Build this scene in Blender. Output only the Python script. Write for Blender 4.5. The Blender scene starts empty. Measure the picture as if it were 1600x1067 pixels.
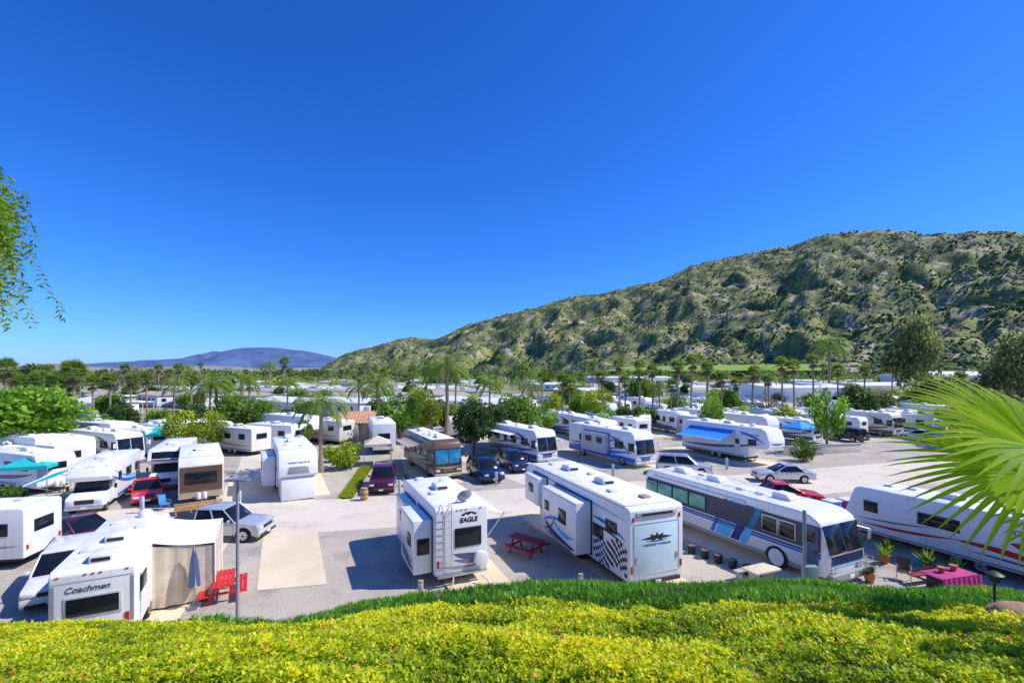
import bpy, bmesh, math, random
import numpy as np
from mathutils import Vector, Matrix, noise
random.seed(7); rng=np.random.default_rng(7)
scene=bpy.context.scene
COL=scene.collection
H=9.5; F=740.0
def G(px,py,z=0.0):
    """survey of the site: ground position in metres"""
    k=(H-z)/(py-578.0)
    return ((px-800)*k, F*k)
# ---------------------------------------------------------------- materials
def nt(name):
    m=bpy.data.materials.new(name); m.use_nodes=True
    t=m.node_tree; b=t.nodes['Principled BSDF']; return m,t,b
def M(name,col,rough=.5,metal=0,var=.08,scale=3,bump=0,bscale=30,spec=.5,coat=0,dirt=0):
    m,t,b=nt(name)
    b.inputs['Roughness'].default_value=rough; b.inputs['Metallic'].default_value=metal
    b.inputs['Specular IOR Level'].default_value=spec
    if coat: b.inputs['Coat Weight'].default_value=coat
    tc=t.nodes.new('ShaderNodeTexCoord'); n=t.nodes.new('ShaderNodeTexNoise')
    n.inputs['Scale'].default_value=scale; n.inputs['Detail'].default_value=6
    t.links.new(tc.outputs['Object'],n.inputs['Vector'])
    r=t.nodes.new('ShaderNodeValToRGB'); r.color_ramp.elements[0].position=.3; r.color_ramp.elements[1].position=.7
    r.color_ramp.elements[0].color=[c*(1-var) for c in col]+[1]
    r.color_ramp.elements[1].color=[min(1,c*(1+var)) for c in col]+[1]
    t.links.new(n.outputs['Fac'],r.inputs['Fac']); out=r.outputs['Color']
    if dirt: # vertical run-off streaks
        mp=t.nodes.new('ShaderNodeMapping'); mp.inputs['Scale'].default_value=(7,7,.5); t.links.new(tc.outputs['Object'],mp.inputs['Vector'])
        n3=t.nodes.new('ShaderNodeTexNoise'); n3.inputs['Scale'].default_value=1; n3.inputs['Detail'].default_value=5; t.links.new(mp.outputs[0],n3.inputs['Vector'])
        mr=t.nodes.new('ShaderNodeMapRange'); mr.inputs['From Min'].default_value=.52; mr.inputs['From Max'].default_value=.78; mr.inputs['To Max'].default_value=dirt; t.links.new(n3.outputs['Fac'],mr.inputs['Value'])
        mx=t.nodes.new('ShaderNodeMix'); mx.data_type='RGBA'; t.links.new(mr.outputs[0],mx.inputs[0]); t.links.new(out,mx.inputs[6]); mx.inputs[7].default_value=(.42,.38,.31,1); out=mx.outputs[2]
    t.links.new(out,b.inputs['Base Color'])
    if bump:
        n2=t.nodes.new('ShaderNodeTexNoise'); n2.inputs['Scale'].default_value=bscale; n2.inputs['Detail'].default_value=4
        t.links.new(tc.outputs['Object'],n2.inputs['Vector'])
        bp=t.nodes.new('ShaderNodeBump'); bp.inputs['Strength'].default_value=bump; bp.inputs['Distance'].default_value=.05
        t.links.new(n2.outputs['Fac'],bp.inputs['Height']); t.links.new(bp.outputs['Normal'],b.inputs['Normal'])
    return m
def leafmat(name,dark,mid,light,transl=.35,rough=.5):
    m,t,b=nt(name)
    a=t.nodes.new('ShaderNodeAttribute'); a.attribute_name='tint'
    r=t.nodes.new('ShaderNodeValToRGB'); e=r.color_ramp.elements
    e[0].position=0; e[0].color=list(dark)+[1]; e[1].position=1; e[1].color=list(light)+[1]
    x=e.new(.5); x.color=list(mid)+[1]
    t.links.new(a.outputs['Fac'],r.inputs['Fac']); t.links.new(r.outputs['Color'],b.inputs['Base Color'])
    b.inputs['Roughness'].default_value=rough; b.inputs['Specular IOR Level'].default_value=.3
    tr=t.nodes.new('ShaderNodeBsdfTranslucent'); mx=t.nodes.new('ShaderNodeMixShader'); mx.inputs[0].default_value=transl
    hs=t.nodes.new('ShaderNodeHueSaturation'); hs.inputs['Value'].default_value=1.5
    t.links.new(r.outputs['Color'],hs.inputs['Color']); t.links.new(hs.outputs['Color'],tr.inputs['Color'])
    t.links.new(b.outputs[0],mx.inputs[1]); t.links.new(tr.outputs[0],mx.inputs[2])
    t.links.new(mx.outputs[0],t.nodes['Material Output'].inputs['Surface']); return m
def patchmat(name,cols,scales,rough=.9,bump=.3,bscale=2.0,speck=None):
    """layered noise ground: cols base + list of (col,scale,lo,hi)"""
    m,t,b=nt(name); b.inputs['Roughness'].default_value=rough; b.inputs['Specular IOR Level'].default_value=.2
    tc=t.nodes.new('ShaderNodeTexCoord'); prev=None
    rgb=t.nodes.new('ShaderNodeRGB'); rgb.outputs[0].default_value=list(cols[0])+[1]; prev=rgb.outputs[0]
    for c,(sc,lo,hi) in zip(cols[1:],scales):
        n=t.nodes.new('ShaderNodeTexNoise'); n.inputs['Scale'].default_value=sc; n.inputs['Detail'].default_value=8; n.inputs['Roughness'].default_value=.65
        t.links.new(tc.outputs['Object'],n.inputs['Vector'])
        mr=t.nodes.new('ShaderNodeMapRange'); mr.inputs['From Min'].default_value=lo; mr.inputs['From Max'].default_value=hi
        t.links.new(n.outputs['Fac'],mr.inputs['Value'])
        mx=t.nodes.new('ShaderNodeMix'); mx.data_type='RGBA'
        t.links.new(mr.outputs[0],mx.inputs[0]); t.links.new(prev,mx.inputs[6]); mx.inputs[7].default_value=list(c)+[1]
        prev=mx.outputs[2]
    t.links.new(prev,b.inputs['Base Color'])
    if bump:
        n=t.nodes.new('ShaderNodeTexNoise'); n.inputs['Scale'].default_value=bscale; n.inputs['Detail'].default_value=8
        t.links.new(tc.outputs['Object'],n.inputs['Vector'])
        bp=t.nodes.new('ShaderNodeBump'); bp.inputs['Strength'].default_value=bump; bp.inputs['Distance'].default_value=.1
        t.links.new(n.outputs['Fac'],bp.inputs['Height']); t.links.new(bp.outputs['Normal'],b.inputs['Normal'])
    return m
WHITE=M('white_gelcoat',(.87,.87,.86),.35,var=.04,scale=1.2,coat=.2,dirt=.3)
CREAM=M('cream_gelcoat',(.78,.73,.62),.4,var=.06,scale=1.5,dirt=.3)
PALE=M('pale_teal_panel',(.64,.82,.86),.4,var=.05,scale=1.2,dirt=.2)
ROOF=M('rubber_roof',(.82,.81,.79),.7,var=.12,scale=2.5)
PLAST=M('white_plastic',(.76,.75,.71),.5,var=.08,scale=4)
TANPL=M('tan_plastic',(.42,.33,.24),.6)
GLASS=M('tinted_glass',(.010,.014,.02),.08,var=.3,scale=2,spec=.45)
BGLASS=M('blue_reflective_glass',(.02,.20,.34),.08,var=.4,scale=1.5,spec=.8)
GGLASS=M('green_glass',(.08,.34,.28),.12,var=.35,scale=1.5,spec=.6)
BLACK=M('black_trim',(.02,.02,.022),.5)
RUBBER=M('tyre_rubber',(.025,.025,.025),.85)
STEEL=M('steel',(.55,.56,.58),.35,.8)
CHROME=M('rim_alloy',(.6,.6,.62),.25,.9)
ALU=M('fluted_aluminium',(.66,.68,.72),.35,.3,var=.15)
GREY=M('grey_paint',(.30,.31,.33),.5)
LGREY=M('light_grey_paint',(.52,.54,.57),.5)
DBLUE=M('dark_blue_stripe',(.008,.04,.24),.35)
MBLUE=M('mid_blue_stripe',(.01,.17,.66),.35)
SBLUE=M('sky_blue_stripe',(.07,.48,.92),.35)
SLATE=M('slate_blue_stripe',(.07,.11,.22),.4)
NAVYB=M('bus_window_band',(.015,.03,.09),.3)
PURP=M('mauve_stripe',(.22,.17,.30),.4)
RED=M('red_paint',(.45,.02,.02),.35,coat=.4)
REDS=M('red_stripe',(.50,.02,.02),.4)
REDW=M('red_painted_wood',(.60,.02,.015),.55,var=.2,scale=8)
MAROON=M('maroon_wood',(.34,.02,.03),.6,var=.2,scale=8)
BROWN=M('brown_metallic',(.13,.075,.045),.35,coat=.3)
TANS=M('tan_stripe',(.48,.38,.25),.45)
WOOD=M('timber',(.50,.30,.12),.7,var=.25,scale=6)
CARBLUE=M('car_navy',(.015,.03,.10),.25,.3,coat=.6)
CARSIL=M('car_silver',(.60,.62,.64),.28,.4,coat=.5)
CARWH=M('car_white',(.82,.82,.82),.3,coat=.5)
CARRED=M('car_red',(.70,.008,.012),.25,.1,coat=.6)
CARMAR=M('car_maroon',(.12,.012,.04),.25,.3,coat=.6)
CARBLK=M('car_black',(.02,.02,.025),.2,.2,coat=.6)
LAMPG=M('headlamp_lens',(.65,.68,.7),.1,spec=.9)
TAILR=M('tail_lamp_red',(.55,.02,.01),.25)
AMBER=M('amber_lens',(.6,.2,.02),.3)
TURQ=M('turquoise_canvas',(.01,.50,.48),.7,var=.12)
BCANV=M('blue_canvas',(.03,.30,.75),.7,var=.12)
BEIGE=M('beige_canvas',(.64,.54,.41),.85,var=.14,scale=2,bump=.3,bscale=3)
WCANV=M('white_canvas',(.84,.83,.81),.8,var=.05)
GREENG=M('pedestal_green',(.22,.32,.27),.5)
TILE=M('terracotta_tile',(.56,.31,.17),.8,var=.25,scale=3,bump=.5,bscale=8)
STUC=M('stucco',(.72,.61,.45),.9,var=.1,bump=.2)
STUCW=M('white_siding',(.76,.76,.75),.8,var=.06)
HROOFW=M('white_metal_roof',(.76,.77,.78),.6,var=.08)
HROOFG=M('grey_shingle',(.42,.41,.40),.9,var=.15)
HROOFT=M('tan_shingle',(.48,.41,.31),.9,var=.15)
CONC=M('concrete_post',(.50,.47,.42),.9,var=.15,bump=.3)
BARK=M('bark',(.17,.12,.085),.95,var=.35,scale=5,bump=.8,bscale=10)
PBARK=M('palm_bark',(.32,.24,.165),.95,var=.3,scale=6,bump=.8,bscale=12)
DEADF=leafmat('dead_fronds',(.14,.09,.04),(.27,.18,.09),(.40,.30,.17),.15)
ROCK=M('boulder_stone',(.38,.25,.18),.95,var=.3,scale=2,bump=.7,bscale=5)
TERRA=M('clay_pot',(.45,.17,.07),.85)
PINK=M('magenta_cloth',(.48,.04,.20),.85,var=.2)
# ---------------------------------------------------------------- mesh helpers
class Part:
    def __init__(s): s.bm=bmesh.new(); s.m=[]
    def mi(s,m):
        if m not in s.m: s.m.append(m)
        return s.m.index(m)
    def app(s,t,m,bev=0,seg=2,ang=.5):
        if bev:
            t.normal_update()
            es=[e for e in t.edges if len(e.link_faces)==2 and e.calc_face_angle(0)>ang]
            bmesh.ops.bevel(t,geom=es,offset=bev,segments=seg,profile=.5,affect='EDGES',clamp_overlap=True)
        i=s.mi(m)
        for f in t.faces: f.material_index=i
        me=bpy.data.meshes.new('tmp'); t.to_mesh(me); t.free(); s.bm.from_mesh(me); bpy.data.meshes.remove(me); return s
    def box(s,c,sz,m,bev=0,rot=None,seg=2):
        t=bmesh.new(); bmesh.ops.create_cube(t,size=1)
        for v in t.verts: v.co=Vector((v.co.x*sz[0],v.co.y*sz[1],v.co.z*sz[2]))
        mt=Matrix.Translation(c)
        if rot is not None: mt=mt@rot
        bmesh.ops.transform(t,matrix=mt,verts=t.verts)
        return s.app(t,m,bev,seg)
    def prof(s,pts,x0,x1,m,bev=0,seg=2):
        t=bmesh.new()
        a=[t.verts.new((x0,y,z)) for y,z in pts]; b=[t.verts.new((x1,y,z)) for y,z in pts]
        t.faces.new(a); t.faces.new(b[::-1]); n=len(pts)
        for i in range(n): t.faces.new((a[i],b[i],b[(i+1)%n],a[(i+1)%n]))
        bmesh.ops.recalc_face_normals(t,faces=t.faces)
        return s.app(t,m,bev,seg,.35)
    def hexa(s,bot,top,m,bev=0):
        t=bmesh.new(); a=[t.verts.new(p) for p in bot]; b=[t.verts.new(p) for p in top]
        t.faces.new(a[::-1]); t.faces.new(b)
        for i in range(4): t.faces.new((a[i],a[(i+1)%4],b[(i+1)%4],b[i]))
        bmesh.ops.recalc_face_normals(t,faces=t.faces)
        return s.app(t,m,bev)
    def cyl(s,p0,p1,r0,r1,m,seg=10,bev=0):
        p0=Vector(p0);p1=Vector(p1); d=p1-p0
        t=bmesh.new(); bmesh.ops.create_cone(t,cap_ends=True,segments=seg,radius1=r0,radius2=r1,depth=d.length)
        q=d.to_track_quat('Z','Y').to_matrix().to_4x4()
        bmesh.ops.transform(t,matrix=Matrix.Translation((p0+p1)/2)@q,verts=t.verts)
        return s.app(t,m,bev,2,.9)
    def poly(s,pts,m):
        t=bmesh.new(); t.faces.new([t.verts.new(p) for p in pts]); return s.app(t,m)
    def sph(s,c,r,m,sz=(1,1,1),sub=2,jit=0):
        t=bmesh.new(); bmesh.ops.create_icosphere(t,subdivisions=sub,radius=1)
        for v in t.verts:
            k=1+random.uniform(-jit,jit); v.co=Vector((v.co.x*r*sz[0]*k+c[0],v.co.y*r*sz[1]*k+c[1],v.co.z*r*sz[2]*k+c[2]))
        return s.app(t,m)
    def mesh(s,name):
        bm=s.bm
        for f in bm.faces: f.smooth=True
        for e in bm.edges:
            if len(e.link_faces)==2 and e.calc_face_angle(0)>.6: e.smooth=False
        me=bpy.data.meshes.new(name); bm.to_mesh(me); bm.free()
        for m in s.m: me.materials.append(m)
        return me
    def done(s,root,name,label=None):
        ob=bpy.data.objects.new(name,s.mesh(name)); COL.objects.link(ob)
        if root is not None: ob.parent=root
        if label: ob['label']=label
        return ob
def thing(name,label,cat,loc=(0,0,0),rot=0,group=None):
    e=bpy.data.objects.new(name,None); e.empty_display_size=.3; COL.objects.link(e)
    e.location=loc; e.rotation_euler=(0,0,rot); e['label']=label; e['category']=cat
    if group: e['group']=group
    return e
def head(dx,dy): return math.atan2(-dx,dy)
def corner(root,hd,cx,cy,wx,wy):
    r=head(*hd); c,s=math.cos(r),math.sin(r)
    root.rotation_euler=(0,0,r); root.location=(wx-(c*cx-s*cy),wy-(s*cx+c*cy),0)
def copy_thing(root,loc,rot,scale=(1,1,1),label=None):
    def rec(o,p):
        n=o.copy(); COL.objects.link(n)
        if p is not None: n.parent=p
        for ch in o.children: rec(ch,n)
        return n
    n=rec(root,None); n.location=loc; n.rotation_euler=(0,0,rot); n.scale=scale
    if label: n['label']=label
    return n
class Templ:
    def __init__(s,root): s.r=root; s.used=False
    def put(s,loc,rot=0,scale=(1,1,1),label=None):
        if not s.used:
            s.used=True; s.r.location=loc; s.r.rotation_euler=(0,0,rot); s.r.scale=scale
            if label: s.r['label']=label
            return s.r
        return copy_thing(s.r,loc,rot,scale,label)
def pt(side,W,L,u,v,e=.006):
    return {'L':(-W/2-e,u,v),'R':(W/2+e,u,v),'B':(u,-L/2-e,v),'F':(u,L/2+e,v)}[side]
def decal(r,name,side,W,L,items,e=.006):
    P=Part()
    for k,(poly,m) in enumerate(items): P.poly([pt(side,W,L,u,v,e+.002*(k%3)) for u,v in poly],m)
    return P.done(r,name)
def rect(u0,v0,u1,v1): return [(u0,v0),(u1,v0),(u1,v1),(u0,v1)]
def cres(p0,p1,b,w,n=12):
    (x0,y0),(x1,y1)=p0,p1; dx,dy=x1-x0,y1-y0; l=math.hypot(dx,dy); nx,ny=-dy/l,dx/l; up=[];dn=[]
    for i in range(n+1):
        t=i/n; c=4*t*(1-t)*b; h=w*math.sin(math.pi*min(max(t,.001),.999))**.8/2+.003
        x=x0+dx*t; y=y0+dy*t
        up.append((x+nx*(c+h),y+ny*(c+h))); dn.append((x+nx*(c-h),y+ny*(c-h)))
    return up+dn[::-1]
def win(r,side,W,L,u,v,w,h,g=None,fr=None,name='window',e=0):
    g=g or GLASS; fr=fr or BLACK; P=Part()
    def b(ww,hh,d,m,bev):
        c=pt(side,W,L,u,v,e+d/2-.005); sz=(d,ww,hh) if side in 'LR' else (ww,d,hh)
        P.box(c,sz,m,bev)
    b(w,h,.04,fr,.012); b(w-.09,h-.09,.052,g,.004)
    return P.done(r,name)
def rdoor(r,side,W,L,u,m=None,z0=.65,z1=2.55,w=.7):
    P=Part(); c=pt(side,W,L,u,(z0+z1)/2,.008); P.box(c,(.03,w,z1-z0) if side in 'LR' else (w,.03,z1-z0),m or PLAST,.01)
    c=pt(side,W,L,u,z1-.45,.022); P.box(c,(.03,w-.25,.5) if side in 'LR' else (w-.25,.03,.5),GLASS,.006)
    c=pt(side,W,L,u+.25,z0+.9,.04); P.box(c,(.05,.1,.1) if side in 'LR' else (.1,.05,.1),BLACK,.01)
    return P.done(r,'door')
def text(r,name,s,size,side,W,L,u,v,m,e=.012,shear=0,bold=0):
    cu=bpy.data.curves.new(name,'FONT'); cu.body=s; cu.size=size; cu.align_x='CENTER'; cu.align_y='CENTER'; cu.extrude=.002; cu.shear=shear; cu.offset=bold
    ob=bpy.data.objects.new('tmp_text',cu); COL.objects.link(ob)
    bpy.context.view_layer.update()
    me=bpy.data.meshes.new_from_object(ob.evaluated_get(bpy.context.evaluated_depsgraph_get()))
    bpy.data.objects.remove(ob); me.name=name; me.materials.clear(); me.materials.append(m)
    ax={'L':(0,-1,0),'R':(0,1,0),'B':(1,0,0),'F':(-1,0,0)}[side]; nz={'L':(-1,0,0),'R':(1,0,0),'B':(0,-1,0),'F':(0,1,0)}[side]
    p=pt(side,W,L,u,v,e)
    mt=Matrix(((ax[0],0,nz[0],p[0]),(ax[1],0,nz[1],p[1]),(ax[2],1,nz[2],p[2]),(0,0,0,1)))
    me.transform(mt); o=bpy.data.objects.new(name,me); COL.objects.link(o); o.parent=r; return o
def ac(r,x,y,z,m=None):
    P=Part(); P.prof([(y-.5,z-.03),(y+.45,z-.03),(y+.52,z+.1),(y+.3,z+.29),(y-.4,z+.31),(y-.5,z+.22)],x-.33,x+.33,m or PLAST,.04)
    P.box((x,y-.515,z+.12),(.5,.02,.12),BLACK); return P.done(r,'air_conditioner')
def vent(r,x,y,z,m=None):
    P=Part(); P.box((x,y,z+.05),(.42,.42,.14),m or PLAST,.03); return P.done(r,'roof_vent')
def dome(r,x,y,z):
    P=Part(); P.sph((x,y,z+.1),.3,WHITE,(1,1,.75)); P.cyl((x,y,z-.03),(x,y,z+.1),.3,.3,WHITE,16); return P.done(r,'satellite_dome')
_wm={}
def wheel(r,x,y,R=.37,w=.24,rim=None):
    rim=rim or CHROME; k=(R,w,rim.name)
    if k not in _wm:
        P=Part(); P.cyl((-w/2,0,0),(w/2,0,0),R,R,RUBBER,24,.035)
        for sx in(-1,1):
            f=.66 if rim is CHROME else .8
            P.cyl((sx*(w/2-.01),0,0),(sx*(w/2+.012),0,0),R*f,R*f*.94,rim,24)
            P.cyl((sx*(w/2),0,0),(sx*(w/2+.02),0,0),R*.2,R*.16,BLACK if rim is CHROME else rim,10)
            if rim is CHROME:
                for a in range(6):
                    an=a*math.pi/3; P.cyl((sx*(w/2),math.cos(an)*R*.4,math.sin(an)*R*.4),(sx*(w/2+.014),math.cos(an)*R*.4,math.sin(an)*R*.4),R*.085,R*.085,BLACK,8)
        _wm[k]=P.mesh('wheel')
    o=bpy.data.objects.new('wheel',_wm[k]); COL.objects.link(o); o.location=(x,y,R); o.parent=r; return o
def arch(r,side,W,L,y,R):
    decal(r,'wheel_arch',side,W,L,[([(y+R*math.cos(a),.42+R*math.sin(a)) for a in [math.pi*i/10 for i in range(11)]],BLACK)],.004)
def ladder(r,W,L,u,z0,z1):
    P=Part()
    for s in(-.2,.2): P.cyl((u+s,-L/2-.12,z0),(u+s,-L/2-.12,z1+.05),.018,.018,STEEL,6); P.cyl((u+s,-L/2-.12,z1+.05),(u+s,-L/2+.3,z1+.08),.018,.018,STEEL,6)
    z=z0+.1
    while z<z1: P.cyl((u-.2,-L/2-.12,z),(u+.2,-L/2-.12,z),.016,.016,STEEL,6); z+=.3
    P.cyl((u-.2,-L/2-.12,z0+.2),(u-.2,-L/2,z0+.2),.015,.015,STEEL,6); P.cyl((u+.2,-L/2-.12,z1-.2),(u+.2,-L/2,z1-.2),.015,.015,STEEL,6)
    return P.done(r,'ladder')
def lamps(r,side,W,L,zs,xs,m,w=.12,h=.22,name='tail_light'):
    for x in xs:
        P=Part(); c=pt(side,W,L,x,zs,.015); P.box(c,(w,.04,h),m,.012); P.done(r,name)
def markers(r,side,W,L,z):
    P=Part()
    for x in(-.9,-.2,0,.2,.9): P.box(pt(side,W,L,x,z,.01),(.09,.03,.03),TAILR if side=='B' else AMBER,.006)
    P.done(r,'marker_light')
def slideout(r,side,W,L,y0,y1,z0,z1,d=.8,m=None,wins=()):
    m=m or WHITE; sg=-1 if side=='L' else 1; P=Part()
    xa=sg*(W/2-.1); xb=sg*(W/2+d)
    P.box(((xa+xb)/2,(y0+y1)/2,(z0+z1)/2),(abs(xb-xa),y1-y0,z1-z0),m,.03)
    P.box((sg*(W/2+.02),(y0+y1)/2,(z0+z1)/2),(.05,y1-y0+.14,z1-z0+.14),BLACK,.01)
    P.box((sg*(W/2+d+.01),(y0+y1)/2,z1-.05),(.05,y1-y0+.02,.1),LGREY,.01)
    o=P.done(r,'slide_out')
    for (u,v,w,h) in wins: win(r,side,W+2*d,L,u,v,w,h)
    return o
def awning(r,side,W,y0,y1,z,d,drop,m):
    sg=-1 if side=='L' else 1; P=Part(); n=8
    for i in range(n):
        a=i/n;b=(i+1)/n; za=z-drop*a-.12*math.sin(a*math.pi); zb=z-drop*b-.12*math.sin(b*math.pi)
        P.poly([(sg*(W/2+.03+d*a),y0,za),(sg*(W/2+.03+d*b),y0,zb),(sg*(W/2+.03+d*b),y1,zb),(sg*(W/2+.03+d*a),y1,za)],m)
    P.cyl((sg*(W/2+.03+d),y0-.05,z-drop),(sg*(W/2+.03+d),y1+.05,z-drop),.05,.05,WHITE,8)
    for y in(y0,y1): P.cyl((sg*(W/2+.03),y,1.0),(sg*(W/2+.03+d),y,z-drop),.025,.025,STEEL,6)
    return P.done(r,'awning')
def undercarriage(r,L,W,y0,y1,z=.5):
    P=Part(); P.box((0,(y0+y1)/2,z-.08),(W-.5,y1-y0,.22),BLACK,.02); return P.done(r,'chassis')
# ---------------------------------------------------------------- RV builders
def trailer(L,W,Hh,kind,name='travel_trailer',label='',cat='trailer',paint=None,group=None):
    r=thing(name,label,cat,group=group); P=Part(); paint=paint or WHITE
    a,b=-L/2,L/2
    if kind=='fifth':
        pr=[(a,.55),(b-2.6,.55),(b-2.3,1.0),(b-2.2,1.65),(b-.35,1.65),(b,1.9),(b,2.5),(b-.35,Hh-.25),(b-.9,Hh),(a+.12,Hh-.03),(a,Hh-.15)]
    elif kind=='slant':
        pr=[(a,.5),(b-.35,.5),(b,.9),(b,1.5),(b-.45,Hh-.15),(b-.75,Hh),(a+.15,Hh),(a,Hh-.15)]
    else:
        pr=[(a,.5),(b-.1,.5),(b,.7),(b,Hh-.5),(b-.25,Hh-.1),(b-.5,Hh),(a+.12,Hh),(a,Hh-.12)]
    P.prof(pr,-W/2,W/2,paint,.05,3)
    P.box((0,-.3 if kind!='fifth' else -.5,Hh-.005),(W-.16,L-1.8,.03),ROOF,.01)
    P.done(r,'body'); undercarriage(r,L,W,a+.3,b-2.7 if kind=='fifth' else b-.6)
    for sx in(-1,1):
        for y in((-.9,.0) if L>6 else (-.5,)): wheel(r,sx*(W/2-.13),y-.3,.35)
    P=Part()
    if kind=='fifth':
        for sx in(-.8,.8): P.box((sx,b-2.9,.35),(.1,.1,.7),STEEL)
    else:
        P.cyl((-.6,b-.2,.45),(0,b+.9,.45),.05,.05,BLACK,6);P.cyl((.6,b-.2,.45),(0,b+.9,.45),.05,.05,BLACK,6);P.cyl((0,b+.8,0),(0,b+.8,.7),.04,.04,STEEL,6)
        for sx in(-.18,.18): P.cyl((sx,b+.3,.5),(sx,b+.3,.95),.15,.14,WHITE,12,.03)
    P.done(r,'hitch')
    return r
def motorhome(L=10.5,W=2.5,Hh=3.35,paint=None,glass=None,label='',scheme=(MBLUE,DBLUE,SBLUE),name='motorhome',group=None,lower=None,side='R'):
    r=thing(name,label,'motorhome',group=group); P=Part(); paint=paint or WHITE; a,b=-L/2,L/2
    P.prof([(a,.4),(b-.1,.4),(b,.55),(b+.04,1.35),(b-.2,2.65),(b-.42,Hh-.2),(b-.75,Hh),(a+.15,Hh),(a,Hh-.15)],-W/2,W/2,paint,.09,3)
    P.box((0,-.4,Hh-.005),(W-.3,L-2,.03),ROOF,.01); P.done(r,'body')
    P=Part(); g=glass or GLASS # windshield on raked face
    def fy(z): return b+.04-(z-1.35)*.24/1.3 if z>1.35 else b+.04
    for x0,x1 in((-W/2+.12,-.03),(.03,W/2-.12)):
        P.hexa([(x0,fy(1.42)-.02,1.42),(x1,fy(1.42)-.02,1.42),(x1,fy(1.42)+.03,1.42),(x0,fy(1.42)+.03,1.42)],
               [(x0,fy(2.6)-.02,2.6),(x1,fy(2.6)-.02,2.6),(x1,fy(2.6)+.03,2.6),(x0,fy(2.6)+.03,2.6)],g,.01)
    P.box((0,fy(2.62)+.02,2.66),(W-.16,.06,.07),BLACK,.01,Matrix.Rotation(.18,4,'X')); P.box((0,b+.05,1.37),(W-.16,.06,.07),BLACK,.01); P.done(r,'windshield')
    lamps(r,'F',W,L,.85,(-.95,.95),LAMPG,.38,.2,'headlight')
    P=Part(); P.box((0,b+.04,.86),(1.1,.05,.3),BLACK,.02); 
    for i in range(4): P.box((0,b+.07,.76+i*.065),(1.0,.02,.02),CHROME)
    P.done(r,'grille'); P=Part(); P.prof([(b-.1,.32),(b+.14,.32),(b+.16,.55),(b-.1,.6)],-W/2,W/2,lower or LGREY,.03); P.box((0,b+.17,.45),(.35,.02,.16),CREAM); P.done(r,'bumper')
    markers(r,'F',W,L-.9,Hh-.1)
    for sx in(-1,1):
        P=Part(); P.cyl((sx*W/2,b-.15,2.35),(sx*(W/2+.3),b+.2,2.35),.02,.02,BLACK,6); P.box((sx*(W/2+.3),b+.2,2.1),(.22,.1,.45),paint,.04); P.done(r,'mirror')
        s='L' if sx<0 else 'R'
        win(r,s,W,L,b-.62,1.98,.85,.8,g); 
        for u,w in((b-2.4,1.3),(b-4.6,1.1),(b-6.3,.7),(b-8.3,1.3)):
            if u>a+.7: win(r,s,W,L,u,2.05,w,.72,g)
        A,B,C=scheme; lo=lower or A
        decal(r,'stripe',s,W,L,[(rect(a+.05,.5,b-.1,.95),lo),(cres((a+.1,1.1),(b-.3,1.5),-.25,.35),A),(cres((a+.1,1.45),(b-2.2,2.7),-.4,.22),B),(cres((a+.6,1.2),(b-1.6,1.75),-.18,.16),C),(cres((b-4,2.75),(b-.9,1.25),.35,.3),A)],.008)
        for y in(b-2.0,a+2.6): arch(r,s,W,L,y,.52); wheel(r,sx*(W/2-.12),y,.46,.26)
    decal(r,'stripe','F',W,L,[(cres((-1.15,1.2),(1.15,1.2),-.14,.12),A)],.055)
    ac(r,0,b-2.6,Hh); ac(r,0,a+2.2,Hh); vent(r,.5,b-5,Hh); vent(r,-.5,a+3.6,Hh); ladder(r,W,L,-.8,.7,Hh)
    lamps(r,'B',W,L,1.0,(-1.1,1.1),TAILR); win(r,'B',W,L,0,2.2,1.4,.6)
    if rng.random()<.7: dome(r,.3,b-4,Hh)
    return r
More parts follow.
